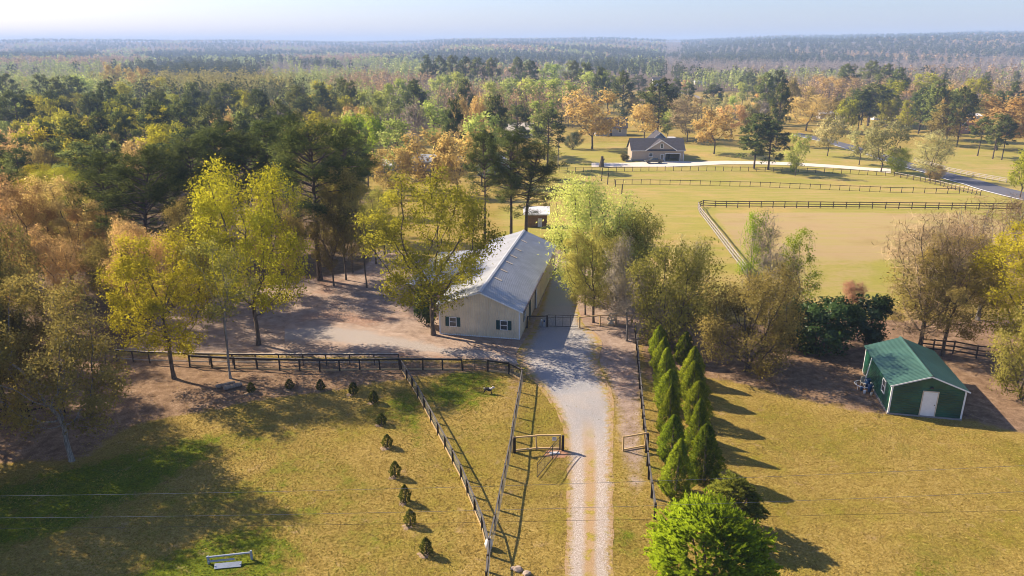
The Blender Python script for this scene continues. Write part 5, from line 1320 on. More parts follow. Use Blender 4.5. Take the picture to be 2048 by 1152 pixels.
tube_gate('closed wide metal gate across the gravel between barn and wooden rails', P(1096, 654), P(1155, 656), 1.2, bars=3)
tube_gate('small wire walk gate in the dark paddock fence near the driveway', P(927, 743), P(973, 744), 1.0, bars=1)
fence('wood rail stretch between the barn corner and the wide metal gate', [P(1054, 656), P(1094, 654)], 3.2, 1.25, [(1.2, .09, .05, M_rdark)], post=(.15, M_rdark), mesh_h=1.1)
fence('sunlit wooden rail fence right of the wide metal gate', [P(1159, 657), P(1200, 653), P(1262, 652)], 2.0, 1.22, [(1.17, .09, .06, M_tan), (.12, .09, .05, M_tan)], post=(.12, M_tan), mesh_h=1.1)
fence('three-rail dark fence behind the green shed', [P(1836, 700), P(1865, 704), P(1905, 708), P(1952, 717), P(2010, 722)], 2.4, 1.3, [(1.18, .13, .04, M_rdark), (.75, .13, .04, M_rdark), (.32, .13, .04, M_rdark)], post=(.12, M_rdark))
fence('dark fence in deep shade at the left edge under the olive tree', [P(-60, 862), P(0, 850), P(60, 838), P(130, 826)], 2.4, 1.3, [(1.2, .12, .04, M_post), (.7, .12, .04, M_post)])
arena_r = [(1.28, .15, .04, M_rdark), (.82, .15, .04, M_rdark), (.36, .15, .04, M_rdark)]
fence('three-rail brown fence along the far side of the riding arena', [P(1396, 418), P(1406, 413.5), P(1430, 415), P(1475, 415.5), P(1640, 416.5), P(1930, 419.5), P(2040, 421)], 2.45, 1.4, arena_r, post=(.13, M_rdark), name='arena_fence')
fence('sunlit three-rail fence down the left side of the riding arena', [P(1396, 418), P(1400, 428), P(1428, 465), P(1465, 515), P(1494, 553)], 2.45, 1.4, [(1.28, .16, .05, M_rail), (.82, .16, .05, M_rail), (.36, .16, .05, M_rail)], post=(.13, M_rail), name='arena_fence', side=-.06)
fld = [(1.28, .12, .05, M_rdark), (.06, .06, .03, M_rdark)]
fence('dark field fence in front of the house driveway', [P(1118, 344.5), P(1200, 344), P(1330, 342), P(1480, 342.5), P(1580, 344), P(1700, 348), P(1788, 353)], 2.44, 1.45, fld, post=(.13, M_rdark), name='field_fence')
fence('dark field fence crossing the pasture between house and arena', [P(1228, 369), P(1300, 369), P(1400, 371), P(1520, 374), P(1640, 379), P(1780, 385), P(1918, 388)], 2.44, 1.45, fld, post=(.13, M_rdark), name='field_fence')
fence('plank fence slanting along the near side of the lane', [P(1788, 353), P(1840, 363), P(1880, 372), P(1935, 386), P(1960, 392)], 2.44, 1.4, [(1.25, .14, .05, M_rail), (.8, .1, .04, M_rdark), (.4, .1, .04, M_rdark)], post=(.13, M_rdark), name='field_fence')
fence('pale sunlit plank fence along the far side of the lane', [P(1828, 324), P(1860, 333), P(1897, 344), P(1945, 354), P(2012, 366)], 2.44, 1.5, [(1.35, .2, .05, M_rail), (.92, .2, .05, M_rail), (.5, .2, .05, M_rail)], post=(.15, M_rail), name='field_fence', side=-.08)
for px, py, hp, lab in ((1203, 362, 26, 'tall grey post standing alone left of the pasture fence'), (1215, 369, 24, 'leaning dark post right of the tall grey one'), (1230, 374, 14, 'dark end post of the pasture fence'), (1243, 392, 24, 'crooked grey post behind the light green clump')):
    p_ = P(px, py); h = hp * p_.y / F_PX; o = obj('old_post', MB().tube([(0, 0, -.2), (.05, 0, h * .5), (.12, .02, h)], [.15, .14, .12], 7).mesh('old_post', M_rdark), None, p_); tag(o, lab, 'post')
p_ = P(1116, 336); o = obj('utility_pole', MB().tube([(0, 0, -.3), (0, 0, 4), (.04, 0, 8.2)], [.16, .14, .11], 8).mesh('utility_pole', M_rail), None, p_); tag(o, 'pale utility pole beside the dark pine left of the house', 'pole')

# overhead wires crossing the foreground
def wire(label, L, z, dz, rad=.011, mat=None):
    pts = []
    for px, py in L:
        d = ray(px, py); t = (CAM_H - z) / -d[2]; pts.append(Vector((d[0] * t, d[1] * t, z)))
    a, b = pts[0], pts[-1]; ctl = []
    for s in np.linspace(-.6, 1.6, 24): p_ = a + (b - a) * s; ctl.append(p_ + Vector((0, 0, dz * (s - .5) ** 2)))
    tag(MB().tube(ctl, rad, 4).build('power_line', mat or M_wire), label, 'wire', 'overhead wires across the foreground')
wire('upper overhead wire crossing the whole foreground', [(0, 997), (1494, 960)], 8.6, .5, .007)
wire('middle overhead wire crossing the whole foreground', [(0, 1041), (1497, 1010)], 8.4, .5, .007)
wire('lowest, dark overhead wire crossing the whole foreground', [(0, 1062), (2048, 1025)], 7.6, .5, .006, M_black)

# ------------------------------------------------------------ planted rows
for i, (bx, by, ty, wp) in enumerate([(1350, 990, 885, 62), (1342, 922, 838, 58), (1336, 868, 772, 52), (1335, 822, 745, 50), (1330, 778, 700, 42), (1322, 742, 668, 40), (1318, 716, 650, 36)]):
    ty -= R.uniform(-6, 10)
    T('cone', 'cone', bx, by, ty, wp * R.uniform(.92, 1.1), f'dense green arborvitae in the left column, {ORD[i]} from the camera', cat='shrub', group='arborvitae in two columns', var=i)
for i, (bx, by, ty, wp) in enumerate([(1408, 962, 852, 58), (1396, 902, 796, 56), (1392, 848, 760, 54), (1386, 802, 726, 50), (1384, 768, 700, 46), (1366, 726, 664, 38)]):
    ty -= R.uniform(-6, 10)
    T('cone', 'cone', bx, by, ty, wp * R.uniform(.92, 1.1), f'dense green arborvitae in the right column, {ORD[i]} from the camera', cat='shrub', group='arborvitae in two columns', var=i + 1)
T('spray', 'spray', 1408, 1195, 988, 232, 'large bright green feathery bush at the bottom edge', var=0, cat='bush')
T('spray', 'shrub2', 1458, 1070, 936, 122, 'paler bush behind the large bright green one', var=1, cat='bush')
for i, (bx, by, ty) in enumerate([(503, 785, 764), (580, 778, 758), (642, 780, 758), (707, 788, 764), (748, 806, 780), (763, 850, 826), (775, 896, 868), (791, 953, 922), (811, 1005, 968), (821, 1051, 1018), (853, 1110, 1075)]):
    T('planted', 'shrub', bx, by, ty, 17 + i * .7, f'small planted evergreen in the curved row, {ORD[i]} from its far left end', cat='shrub', group='young evergreens in a curved row', var=i)
    p_ = P(bx - 6, by + 2); mo = MB(); rr = random.Random(i)
    ring = [(math.cos(a) * rr.uniform(.18, .42), math.sin(a) * rr.uniform(.18, .42), .012) for a in np.linspace(0, 6.28, 15)[:-1]]
    inner = [(x * .55, y * .55, rr.uniform(.03, .06)) for x, y, z in ring]; n_ = len(ring)
    mo.add(ring + inner + [(0, 0, .07)], [(k, (k + 1) % n_, n_ + (k + 1) % n_, n_ + k) for k in range(n_)], [(n_ + k, n_ + (k + 1) % n_, 2 * n_) for k in range(n_)])
    o = obj('mulch_patch', mo.mesh('mulch_patch', MULCH if 'MULCH' in globals() else M_stone), None, (p_.x, p_.y, near_z(p_.x, p_.y))); tag(o, f'bare mulch patch round the {ORD[i]} small evergreen from the far left end', 'mulch', 'mulch patches of the curved row')

# ------------------------------------------------------------ small things on the lawn
def log(a, b, r, label):
    d = b - a; n = 6; pts = [a + d * (k / n) + Vector((0, 0, r + .02 * math.sin(k * 2))) for k in range(n + 1)]
    o = MB().tube(pts, [r * (1 + .08 * math.sin(k * 1.7)) for k in range(n + 1)], 9).build('log', M_wood); return tag(o, label, 'log')
log(P(432, 778), P(470, 769), .17, 'cut log behind its neighbour beside the slender tree'); log(P(448, 782), P(484, 772), .19, 'cut log in front of its neighbour beside the slender tree')
a_ = P(560, 577); fb = thing('fallen_branch', a_, 'pale fallen branch lying in the back of the yard', 'branch')
b_ = P(612, 569) - a_
MB().tube([(0, 0, .1), b_ * .4 + Vector((0, 0, .5)), b_ * .7 + Vector((.2, 0, .35)), b_ + Vector((0, 0, .7))], [.13, .1, .07, .03], 6).build('limb', M_gbark, fb)
MB().tube([b_ * .4 + Vector((0, 0, .5)), b_ * .6 + Vector((0, .6, 1.1)), b_ * .7 + Vector((0, .8, 1.6))], [.07, .045, .02], 5).build('limb', M_gbark, fb)
def stone(px, py, r, label, seed):
    rg = np.random.default_rng(seed); V = unit(rg.normal(0, 1, (60, 3))) * rg.uniform(.8, 1.1, (60, 1)) * np.array((r, r * .8, r * .6))
    import bmesh
    bm = bmesh.new(); [bm.verts.new(v) for v in V]; bmesh.ops.convex_hull(bm, input=bm.verts)
    me = bpy.data.meshes.new('stone'); bm.to_mesh(me); bm.free(); me.materials.append(M_stone)
    p_ = P(px, py); p_.z = near_z(p_.x, p_.y) + r * .3; tag(obj('stone', me, None, p_), label, 'stone', 'stones at the fence end')
stone(1036, 1142, .28, 'flat stone nearest the fence end at the bottom edge', 1); stone(1054, 1150, .24, 'dark-sided stone right of the flat one at the bottom edge', 2); stone(1026, 1138, .16, 'small stone left of the flat one at the bottom edge', 3)
p_ = P(973, 1096); bk = thing('white_bag', (p_.x + .12, p_.y, near_z(p_.x, p_.y)), 'white sack leaning inside the fence corner near the bottom edge', 'sack')
MB().tube([(0, 0, 0), (0, 0, .25), (.03, 0, .5), (.05, 0, .62)], [.2, .24, .19, .06], 9).build('body', M_white, bk, True); MB().tube([(.05, 0, .6), (.06, 0, .74)], [.05, .08], 7).build('neck', M_white, bk)
# schooling jump
ja, jb = P(418, 1128), P(504, 1120); jr = thing('horse_jump', Vector((ja.x, ja.y, near_z(ja.x, ja.y))), 'low shade-blued white horse jump of rails and a plank at the bottom left', 'jump'); jd = jb - ja
for s in (0, 1): MB().box((-.05, -.05, -.1), (.05, .05, .62 if s else .5)).build('post', M_shaded_paint, jr).location = jd * s
MB().tube([Vector((-.1, 0, .42)), jd + Vector((.05, 0, .5))], .055, 8).build('rail', M_shaded_paint, jr); MB().tube([Vector((.05, -.12, .24)), jd * .62 + Vector((0, -.1, .24))], .055, 8).build('rail', M_shaded_paint, jr)
pk = MB(); pk.bar(jd * .2 + Vector((0, -.42, .12)), jd * .82 + Vector((0, -.42, .12)), .3, .05, (0, -.5, .9)); pk.build('plank', M_shaded_paint, jr)
for s in (.22, .8): MB().box((-.04, -.04, -.05), (.04, .04, .16)).build('foot', M_shaded_paint, jr).location = jd * s + Vector((0, -.42, 0))
# sign and opener box on the gate wing
p_ = P(1108, 900); sg = thing('gate_sign', (p_.x, p_.y - .06, near_z(p_.x, p_.y)), 'small white sign with blue band hung on the left gate wing', 'sign')
MB().box((-.15, -.012, .78), (.15, .012, 1.06)).build('board', M_white, sg); MB().box((-.12, -.017, .96), (.12, -.0125, 1.03)).build('band', M_blue, sg); MB().box((-.11, -.016, .85), (.11, -.0125, .87)).build('text_line', M_black, sg)
p_ = P(1112, 908); o = obj('white_slab', MB().box((-.35, -.14, 0), (.35, .14, .07)).mesh('white_slab', M_white), None, (p_.x - .1, p_.y, near_z(p_.x, p_.y) + .02), .1); tag(o, 'white slab lying on the red earth below the open gate', 'slab')
p_ = P(1112, 908); mo = MB(); n_ = 18; rr = random.Random(5); ring = [(math.cos(a) * rr.uniform(.7, 1.0), math.sin(a) * rr.uniform(.5, .7), .012) for a in np.linspace(0, 6.28, n_ + 1)[:-1]]
mo.add(ring + [(0, 0, .05)], t=[(k, (k + 1) % n_, n_) for k in range(n_)]); o = obj('red_earth_patch', mo.mesh('red_earth_patch', M_earth), None, (p_.x, p_.y, near_z(p_.x, p_.y))); tag(o, 'patch of bare red earth at the open driveway gate', 'earth')

# skinned figures
def skin_body(name, V, E, rad, mat, parent=None, sub=2):
    me = bpy.data.meshes.new(name); me.from_pydata(V, E, []); o = bpy.data.objects.new(name, me); COL.objects.link(o)
    md = o.modifiers.new('s', 'SKIN'); sv = me.skin_vertices[0].data
    for k, r_ in enumerate(rad): sv[k].radius = (r_, r_) if not isinstance(r_, tuple) else r_
    sv[0].use_root = True
    o.modifiers.new('u', 'SUBSURF').levels = sub
    dg = bpy.context.evaluated_depsgraph_get(); m2 = bpy.data.meshes.new_from_object(o.evaluated_get(dg)); bpy.data.objects.remove(o); bpy.data.meshes.remove(me)
    m2.name = name; m2.materials.clear(); m2.materials.append(mat); m2.polygons.foreach_set('use_smooth', np.ones(len(m2.polygons), bool)); return obj(name, m2, parent)
m, nt, out = new_mat('goat_coat'); oc = N(nt, 'ShaderNodeTexCoord').outputs['Object']; sp_ = N(nt, 'ShaderNodeSeparateXYZ'); lk(nt, oc, sp_.inputs[0])
belt = mathn(nt, 'SUBTRACT', .13, mathn(nt, 'ABSOLUTE', mathn(nt, 'ADD', sp_.outputs[0], mathn(nt, 'MULTIPLY', noise(nt, oc, 6), .12))))
legs = mathn(nt, 'SUBTRACT', .2, sp_.outputs[2])
principled(nt, out, mixc(nt, step(nt, mathn(nt, 'MAXIMUM', mathn(nt, 'MULTIPLY', belt, mathn(nt, 'SUBTRACT', .42, sp_.outputs[2])), mathn(nt, 'MULTIPLY', legs, .02)), .002, .012), (.016, .013, .013), (.62, .58, .54)), .8)
p_ = P(976, 789); gt = thing('goat', (p_.x, p_.y, near_z(p_.x, p_.y)), 'small black and white goat walking in the grass wedge', 'goat', rz=-.15)
gv = [(0, 0, .42), (.2, 0, .42), (.29, 0, .45), (.37, 0, .56), (.43, 0, .64), (.53, 0, .59), (.59, 0, .555), (-.2, 0, .43), (-.3, 0, .46), (-.36, 0, .52),
      (.22, .08, .34), (.23, .085, .19), (.22, .085, .03), (.24, -.08, .34), (.30, -.085, .20), (.29, -.085, .03), (-.24, .08, .35), (-.21, .085, .27), (-.29, .085, .17), (-.28, .085, .03), (-.26, -.08, .35), (-.24, -.085, .27), (-.34, -.085, .17), (-.33, -.085, .03), (.40, .09, .655), (.40, -.09, .655)]
ge = [(0, 1), (1, 2), (2, 3), (3, 4), (4, 5), (5, 6), (0, 7), (7, 8), (8, 9), (1, 10), (10, 11), (11, 12), (1, 13), (13, 14), (14, 15), (7, 16), (16, 17), (17, 18), (18, 19), (7, 20), (20, 21), (21, 22), (22, 23), (4, 24), (4, 25)]
gr_ = [(.13, .15), (.12, .15), (.085, .11), (.065, .07), (.07, .07), (.045, .05), (.032, .035), (.12, .135), (.06, .07), (.02, .02), .06, .035, .022, .06, .035, .022, .065, .045, .028, .022, .065, .045, .028, .022, .018, .018]
skin_body('body', gv, ge, gr_, m, gt)
for s in (-1, 1): MB().tube([(.42, s * .03, .69), (.38, s * .035, .76), (.33, s * .04, .79)], [.015, .011, .004], 5).build('horn', M_gut, gt)
# ornaments by the wide gate
p_ = P(1222, 650); og = thing('garden_ornament', (p_.x, p_.y, near_z(p_.x, p_.y)), 'pale scrolled garden ornament behind the sunlit rail fence', 'ornament')
MB().tube([(0, 0, 0), (0, 0, .1), (0, 0, .3), (0, 0, .42)], [.38, .36, .14, .16], 10).build('base', M_cream, og, True)
for k, (x, z, r_) in enumerate(((-.16, .66, .2), (.16, .62, .17), (.0, .98, .19))):
    MB().tube([(x + r_ * math.cos(a), .04 * k, z + r_ * math.sin(a)) for a in np.linspace(0, 2 * math.pi, 17)], .075, 7, False).build('scroll', M_cream, og, True)
for px, py, lab in ((1082, 652, 'small pale figure at the gate post near the barn, left one'), (1087.5, 653, 'small dark-headed figure at the gate post near the barn, right one')):
    p_ = P(px, py); f_ = thing('lawn_figure', (p_.x, p_.y, near_z(p_.x, p_.y)), lab, 'ornament')
    MB().tube([(0, 0, 0), (0, 0, .18), (.02, 0, .42), (.03, 0, .52)], [.16, .17, .11, .07], 9).build('body', M_greyw, f_, True)
    MB().tube([(.03, 0, .50), (.05, 0, .58), (.05, 0, .68), (.05, 0, .73)], [.06, .1, .09, .03], 9).build('head', M_blue if 'dark' in lab else M_whitew, f_, True)

# ------------------------------------------------------------ houses beyond the pasture
def gable_roof(parent, x0, x1, y0, y1, ze, zr, mat, axis='x', over=.45, name='roof', th=.16):
    """pitched roof of two slabs, ridge along axis"""
    mb = MB()
    if axis == 'x':
        ym = (y0 + y1) / 2; k = (zr - ze) / (ym - y0)
        for s, ye in ((-1, y0), (1, y1)):
            e = (x0 - over, ye + s * over, ze - k * over); r_ = (x0 - over, ym, zr); v = [e, (x1 + over, e[1], e[2]), (x1 + over, ym, zr), r_]
            mb.add(v + [(a, b, c + th) for a, b, c in v], [(0, 1, 2, 3), (4, 5, 6, 7), (0, 1, 5, 4), (1, 2, 6, 5), (2, 3, 7, 6), (3, 0, 4, 7)])
    else:
        xm = (x0 + x1) / 2; k = (zr - ze) / (xm - x0)
        for s, xe in ((-1, x0), (1, x1)):
            e = (xe + s * over, y0 - over, ze - k * over); v = [e, (e[0], y1 + over, e[2]), (xm, y1 + over, zr), (xm, y0 - over, zr)]
            mb.add(v + [(a, b, c + th) for a, b, c in v], [(0, 1, 2, 3), (4, 5, 6, 7), (0, 1, 5, 4), (1, 2, 6, 5), (2, 3, 7, 6), (3, 0, 4, 7)])
    o = mb.build(name, mat, parent); fixn(o.data); return o
hp = P(1263, 322.5); HW = 17.2
hs = thing('tan_house', (hp.x, hp.y, hp.z), 'tan house with dark shingle roof and open garage beyond the pasture', 'house')
GX0, GX1 = 11.1, 15.9
wl = MB(); wl.box((0, 0, .0), (GX0, 9, 3.75)); wl.box((GX0, 0, 2.45), (GX1, .3, 3.75)); wl.box((GX1, 0, 0), (HW, 9, 3.75)); wl.box((GX0, 6.5, 0), (GX1, 9, 3.75)); wl.add([(5, -.02, 3.7), (14.6, -.02, 3.7), (9.6, -.02, 6.75)], t=[(0, 1, 2)]); wl.add([(0, 0, 3.75), (0, 9, 3.75), (0, 4.5, 6.9), (HW, 0, 3.75), (HW, 9, 3.75), (HW, 4.5, 6.9)], t=[(0, 1, 2), (3, 5, 4)])
wl.build('wall', M_tanwall, hs); MB().box((-.04, -.04, -.6), (8.6, 9.04, .75)).build('base', M_base, hs)
rf = gable_roof(hs, 0, HW, 0, 9, 3.75, 6.9, M_shingle, 'x')
# front gable roof running back into the main roof
g2 = MB()
for s in (-1, 1):
    e = (9.6 + s * 5.2, -.45, 3.5); v = [e, (9.6 + s * 5.2, 1.0, 3.5), (9.6, 4.6, 6.8), (9.6, -.45, 6.8)]; g2.add(v + [(a, b, c + .16) for a, b, c in v], [(0, 1, 2, 3), (4, 5, 6, 7), (0, 1, 5, 4), (1, 2, 6, 5), (2, 3, 7, 6), (3, 0, 4, 7)])
o = g2.build('gable_roof', M_shingle, hs); fixn(o.data)
for s in (-1, 1): MB().bar((9.6 + s * 5.2, -.5, 3.52), (9.6, -.5, 6.84), .08, .3).build('barge_board', M_whitew, hs)
for x0, x1 in ((-.45, 4.6), (14.6, HW + .45)): MB().box((x0, -.52, 3.36), (x1, -.46, 3.56)).build('fascia', M_whitew, hs)
MB().box((-.03, -.05, 0), (.14, -.005, 3.5)).build('corner_board', M_whitew, hs); MB().box((HW - .14, -.05, 0), (HW + .03, -.005, 3.5)).build('corner_board', M_whitew, hs)
gf = MB(); gf.box((GX0 - .18, -.06, 0), (GX0, -.004, 2.62)); gf.box((GX1, -.06, 0), (GX1 + .18, -.004, 2.62)); gf.box((GX0, -.06, 2.45), (GX1, -.004, 2.62)); gf.build('garage_frame', M_whitew, hs)
MB().box((GX0 + .05, .5, 2.3), (GX1 - .05, 4.5, 2.4)).build('raised_garage_door', M_greyw, hs)
MB().box((GX0 + .6, 3.6, 0), (GX0 + 2.2, 4.4, 1.7)).build('garage_shelf', M_gut, hs)
window(hs, 6.3, 1.6, 1.1, 1.0, 0, -1, None, 'x', .14); window(hs, 9.8, 4.35, .75, 1.25, -.02, -1, None, 'x', .16)
MB().box((9.65, -.05, .1), (10.45, -.003, 2.2)).build('door', M_glass, hs); df = MB(); df.box((9.5, -.06, .1), (9.65, -.003, 2.35)); df.box((10.45, -.06, .1), (10.6, -.003, 2.35)); df.box((9.65, -.06, 2.2), (10.45, -.003, 2.35)); df.build('door_frame', M_whitew, hs)
MB().box((HW, 3, 0), (HW + .7, 6, 5.2)).build('side_bay', M_greyw, hs)
bk = MB(); bk.box((6.9, 9, 0), (14.6, 17, 4.4)); bk.add([(6.9, 9.02, 4.4), (14.6, 9.02, 4.4), (10.75, 9.02, 7.9)], t=[(0, 1, 2)]); bk.build('rear_wing', M_shut if False else M_greyw, hs); gable_roof(hs, 6.9, 14.6, 8.6, 17, 4.6, 8.3, M_shingle, 'y', .35, 'rear_roof'); MB().box((14.7, 10, 0), (17, 16, 6.2)).build('rear_annex', M_greyw, hs); MB().bar((6.6, 8.2, 4.5), (10.75, 8.2, 8.36), .08, .25).build('barge_board', M_whitew, hs); MB().bar((14.9, 8.2, 4.5), (10.75, 8.2, 8.36), .08, .25).build('barge_board', M_whitew, hs)
MB().box((-2.2, -.6, -.3), (0, 2, .25)).build('stoop', M_conc, hs)

def simple_house(label, px, py, w, d, h, rh, wm, rm, name='house', cat='house', rz=0, axis='x', wins=0, chimney=None, door=True):
    p_ = P(px, py); r_ = thing(name, p_, label, cat, rz=rz); b = MB(); b.box((0, 0, -.5), (w, d, h))
    if axis == 'x': b.add([(0, 0, h), (0, d, h), (0, d / 2, h + rh), (w, 0, h), (w, d, h), (w, d / 2, h + rh)], t=[(0, 1, 2), (3, 5, 4)])
    else: b.add([(0, 0, h), (w, 0, h), (w / 2, 0, h + rh), (0, d, h), (w, d, h), (w / 2, d, h + rh)], t=[(0, 1, 2), (3, 5, 4)])
    b.build('wall', wm, r_); ro = gable_roof(r_, 0, w, 0, d, h, h + rh, rm, axis)
    if axis == 'y':
        for s in (-1, 1): MB().bar((w / 2 + s * (w / 2 + .45), -.5, h - .45 * rh / (w / 2)), (w / 2, -.5, h + rh + .04), .08, .28).build('barge_board', M_whitew, r_)
    for k in range(wins): window(r_, w * (k + .6) / wins * .9, h * .45, 1.0, 1.2, 0, -1, None, 'x', .12)
    if door: MB().box((w * .45, -.05, 0), (w * .45 + 1, -.003, 2.1)).build('door', M_gut, r_)
    if chimney: MB().box((chimney, d / 2 - .5, h), (chimney + .9, d / 2 + .5, h + rh + 1.6)).build('chimney', M_brick, ro)
    return r_
simple_house('grey house half hidden behind the large orange-brown oak', 1192, 272, 13, 9, 3.6, 3.6, M_greyw, M_shingle, wins=3)
wh = simple_house('white two-storey house with brick end among the orange trees', 1583, 202, 11, 9, 6.5, 3.2, M_whitew, M_shingle, wins=3, chimney=8.6)
simple_house('small red brick gabled wing beside the white house', 1605, 206, 6, 8, 4.2, 3.4, M_brick, M_shingle, axis='y', wins=1, name='brick_annex', cat='annex')
simple_house('red brick house with white gable trim at the right behind the meadow', 1922, 268, 9, 12, 4.2, 4.4, M_brick, M_shingle, axis='y', wins=2, rz=.25)
simple_house('long low white-roofed shed behind the brick house', 1895, 243, 17, 6, 2.8, .8, M_greyw, M_whitew, name='long_shed', cat='shed')
simple_house('pale building under the trees at the lower end of the lane', 1640, 238, 9, 6, 3, 1.2, M_whitew, M_whitew, name='outbuilding', cat='shed', wins=2)
simple_house('low white outbuilding under the dark pines', 1748, 240, 8, 5, 2.6, 1, M_whitew, M_greyw, name='outbuilding', cat='shed')
simple_house('white-roofed shed showing left behind the orange trees', 752, 346, 7, 6, 2.4, 1.1, M_greyw, M_white, name='outbuilding', cat='shed')
simple_house('wide white-roofed building behind the middle orange tree', 822, 342, 15, 8, 2.8, 1.6, M_tanwall, M_roof, name='outbuilding', cat='building', wins=3)
simple_house('grey-green cottage with white gable behind the thin straight pine', 955, 352, 9, 8, 3, 2.4, plain('sage_siding', (.22, .27, .25), .7), M_roof, name='cottage', cat='house', axis='y', wins=2, rz=-.2)
simple_house('house with pale roof hidden behind the dark pine by the poplars', 1008, 276, 12, 8, 3.2, 2.6, M_cream, M_cream, wins=2)
sb = simple_house('small brown shed with white metal roof behind the leaning pine', 1052, 455, 3.4, 3.2, 2.3, .7, plain('brown_boards', (.20, .115, .06), .85, 0, .3), M_white, name='small_shed', cat='shed', door=False)
MB().box((1.9, -.08, .1), (2.6, -.004, 1.5)).build('door', M_whitew, sb)
simple_house('far white house at the clearing beyond the lane', 1306, 172, 9, 8, 5, 3, M_whitew, M_shingle, wins=2)
simple_house('far low white barn at the back of the clearing', 1390, 169, 12, 7, 3, 1.5, M_whitew, M_greyw, name='far_barn', cat='barn')
# pickup
tp = P(1290, 327); tk = thing('pickup_truck', (tp.x, tp.y, tp.z + .1), 'dark grey pickup truck parked in front of the tan house', 'truck', rz=math.pi + .08)
M_car, nt, out = new_mat('truck_paint'); bs = principled(nt, out, mixc(nt, noise(nt, pos(nt), 1), (.045, .048, .05), (.075, .078, .08)), .3, .3, .5); bs.inputs['Coat Weight'].default_value = .6
M_tyre = plain('tyre', (.02, .02, .02), .9)
def car_prof(prof, y0, y1): b = MB(); b.prism(prof, (1, 0, 0), (0, 0, 1), (0, y0, 0), (0, y1 - y0, 0)); return b
tk.location.x += 2.9
bd = MB()
for pr in ([(-2.85, .5), (2.7, .5), (2.85, .62), (2.85, .85), (2.75, 1.02), (1.35, 1.14), (1.2, 1.14), (-2.85, 1.14)],): bd.prism(pr, (1, 0, 0), (0, 0, 1), (0, -.95, 0), (0, 1.9, 0))
bo = bd.build('body', M_car, tk); fixn(bo.data)
cb = MB(); cb.add([(1.3, -.9, 1.14), (1.3, .9, 1.14), (-1.1, .9, 1.14), (-1.1, -.9, 1.14), (.55, -.72, 1.82), (.55, .72, 1.82), (-.9, .72, 1.82), (-.9, -.72, 1.82)], [(0, 1, 5, 4), (1, 2, 6, 5), (2, 3, 7, 6), (3, 0, 4, 7)]); c_ = cb.build('windows', M_glass, tk); fixn(c_.data)
MB().box((-.92, -.74, 1.80), (.57, .74, 1.87)).build('cab_roof', M_car, tk)
for y_ in (-.88, .86): 
    for x_ in (.05, -1.0): MB().bar((x_, y_ * 1.0, 1.14), (x_, y_ * .84, 1.82), .08, .06).build('pillar', M_car, tk)
MB().box((-2.7, -.78, 1.142), (-1.25, .78, 1.15)).build('bed_liner', M_tyre, tk)
for x_ in (-1.85, 1.85):
    for y_ in (-.97, .97):
        w_ = MB().tube([(x_, y_ - .13, .38), (x_, y_ + .13, .38)], .40, 16).build('wheel', M_tyre, tk); MB().tube([(x_, y_ - .14, .38), (x_, y_ + .14, .38)], .22, 10).build('rim', M_wire, w_)
for y_ in (-.7, .7): MB().box((2.8, y_ - .18, .72), (2.87, y_ + .18, .88)).build('headlight', M_white, tk)
for y_ in (-.82, .82): MB().box((-2.88, y_ - .08, .75), (-2.84, y_ + .08, 1.05)).build('tail_light', plain('tail_red', (.35, .02, .02), .4), tk)
MB().box((-2.95, -.9, .48), (-2.8, .9, .66)).build('bumper', M_wire, tk)
# snag, woodpile
p_ = P(1203, 333.5); sn = thing('tree_snag', p_, 'dark broken tree stump standing in the grass left of the house', 'stump')
MB().tube([(0, 0, -.2), (.05, 0, 1.0), (.1, 0, 2.1), (.15, 0, 3.3)], [.95, .72, .5, .38], 9).build('trunk', M_pbark, sn); MB().tube([(.3, 0, 1.7), (.75, .1, 2.3), (.8, .1, 2.6)], [.25, .18, .08], 6).build('limb_stub', M_pbark, sn)
p_ = P(1238, 322); tree('holly', 'olive', (p_.x + 2, p_.y, p_.z), 2.6, 3.4, 'brownish bush beside the left corner of the tan house', cat='bush', name='bush', var=1)

# ------------------------------------------------------------ short grass standing in the near lawns
rg = np.random.default_rng(404)
def lawn(n, x0, x1, y0, y1, hgt):
    x = rg.uniform(x0, x1, n); y = rg.uniform(y0, y1, n)
    ix = np.clip(np.searchsorted(xs, x), 0, nx - 1); iy = np.clip(np.searchsorted(ys, y), 0, ny - 1)
    bare = np.maximum(dirt[iy, ix], straw[iy, ix] * .9)
    px = 1024 + F_PX * x / (y * math.cos(PITCH) + CAM_H * math.sin(PITCH))
    yp = np.array([a[1] for a in drv][::-1]); 
    L = np.array([P(a, yv)[:2] for a, yv, b in drv]); Rr = np.array([P(b, yv)[:2] for a, yv, b in drv])
    on = (x > np.interp(y, L[:, 1], L[:, 0]) + .35) & (x < np.interp(y, Rr[:, 1], Rr[:, 0]) - .35)
    keep = (rg.uniform(0, 1, n) > bare * 1.1) & ~(on & (rg.uniform(0, 1, n) > .03)) & (px > -60) & (px < 2110)
    x, y = x[keep], y[keep]; gr = green[np.clip(np.searchsorted(ys, y), 0, ny - 1), np.clip(np.searchsorted(xs, x), 0, nx - 1)]
    return x, y, gr, hgt
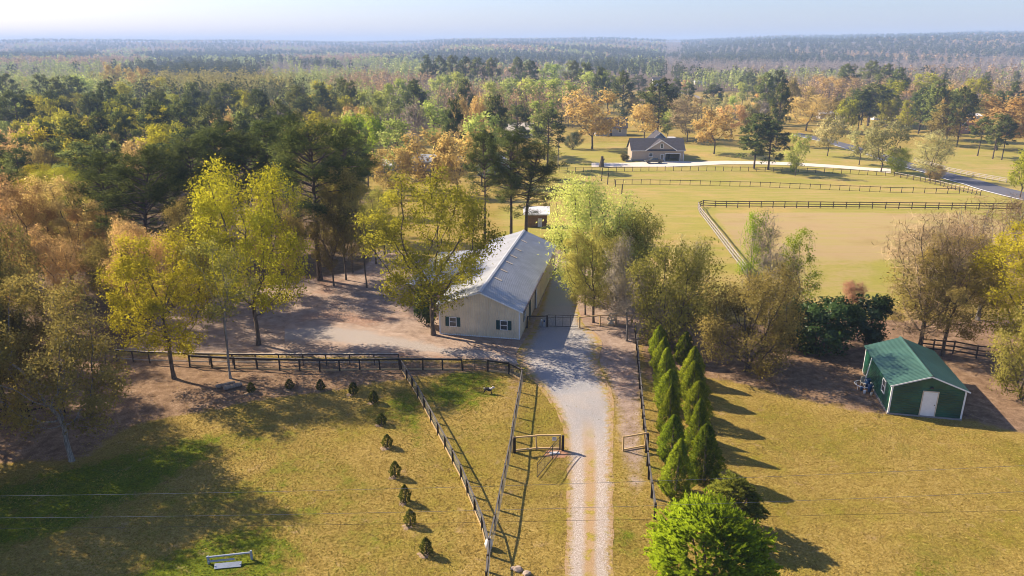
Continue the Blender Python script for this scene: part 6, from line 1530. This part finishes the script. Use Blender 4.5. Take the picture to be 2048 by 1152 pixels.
def blades(x, y, gr, hgt):
    n = len(x); z = terr(x, y) + .05 * np.sin(x * .7 + 2 * np.sin(y * .3)) * np.sin(y * .55 + 1) * ss(20, 30, y) * (1 - ss(60, 90, y)) - .01
    V, C = [], []
    cl = .5 + .5 * np.sin(x * 1.1 + 1.5 * np.sin(y * .7)) * np.sin(y * .9 + x * .3); big = .5 + .5 * np.sin(x * .21 + 2) * np.sin(y * .17 + x * .05)
    g_ = np.clip(gr * 1.25 * (.35 + .65 * cl) + .38 * big * cl + rg.normal(0, .16, n) - .08, 0, 1)
    s1, s2 = np.array((.29, .20, .045)), np.array((.52, .385, .115)); g1, g2 = np.array((.11, .13, .008)), np.array((.25, .25, .018))
    t = rg.uniform(0, 1, n)[:, None]; col = (s1 + (s2 - s1) * t) * (1 - g_)[:, None] + (g1 + (g2 - g1) * t) * g_[:, None]
    for k in range(2):
        a = rg.uniform(0, 6.28, n); h = hgt * rg.uniform(.5, 1.3, n); w = h * rg.uniform(.35, .6, n); ln = rg.normal(0, .06, (n, 2))
        dx, dy = np.cos(a) * w, np.sin(a) * w
        V.append(np.stack([np.stack([x - dx, y - dy, z], 1), np.stack([x + dx, y + dy, z], 1), np.stack([x + ln[:, 0], y + ln[:, 1], z + h], 1)], 1).reshape(-1, 3)); C.append(np.repeat(col, 3, 0))
    V = np.concatenate(V); C = np.concatenate(C); return V, np.concatenate([C, np.ones((len(C), 1))], 1)
gv1 = [blades(*lawn(150000, -36, 36, 30, 62, .065))]
V = np.concatenate([a for a, b in gv1]); C = np.concatenate([b for a, b in gv1])
o = obj('grass', mk_mesh('grass', V, tris=np.arange(len(V)).reshape(-1, 3), attrs=dict(leafcol=C), mats=[M_farleaf])); tag(o, 'short dry and green grass of the near lawns', 'grass', kind='stuff')
print('grass', len(V) // 3)
print('TRIS', sum(len(m_.polygons) * 2 for m_ in bpy.data.meshes))
# ------------------------------------------------------------ air
mb = MB(); mb.box((-9000, -60, -40), (9000, 9000, 112))
hz = mb.build('haze', None); hz.data.materials.clear()
m, nt, out = new_mat('haze_air')
pv = N(nt, 'ShaderNodeVolumePrincipled'); pv.inputs['Color'].default_value = (.47, .66, 1.0, 1); pv.inputs['Density'].default_value = HAZE
pv.inputs['Anisotropy'].default_value = .0
lk(nt, pv.outputs[0], out.inputs['Volume']); hz.data.materials.append(m)
tag(hz, 'pale blue haze lying over the woods and ridges', 'haze', kind='stuff')
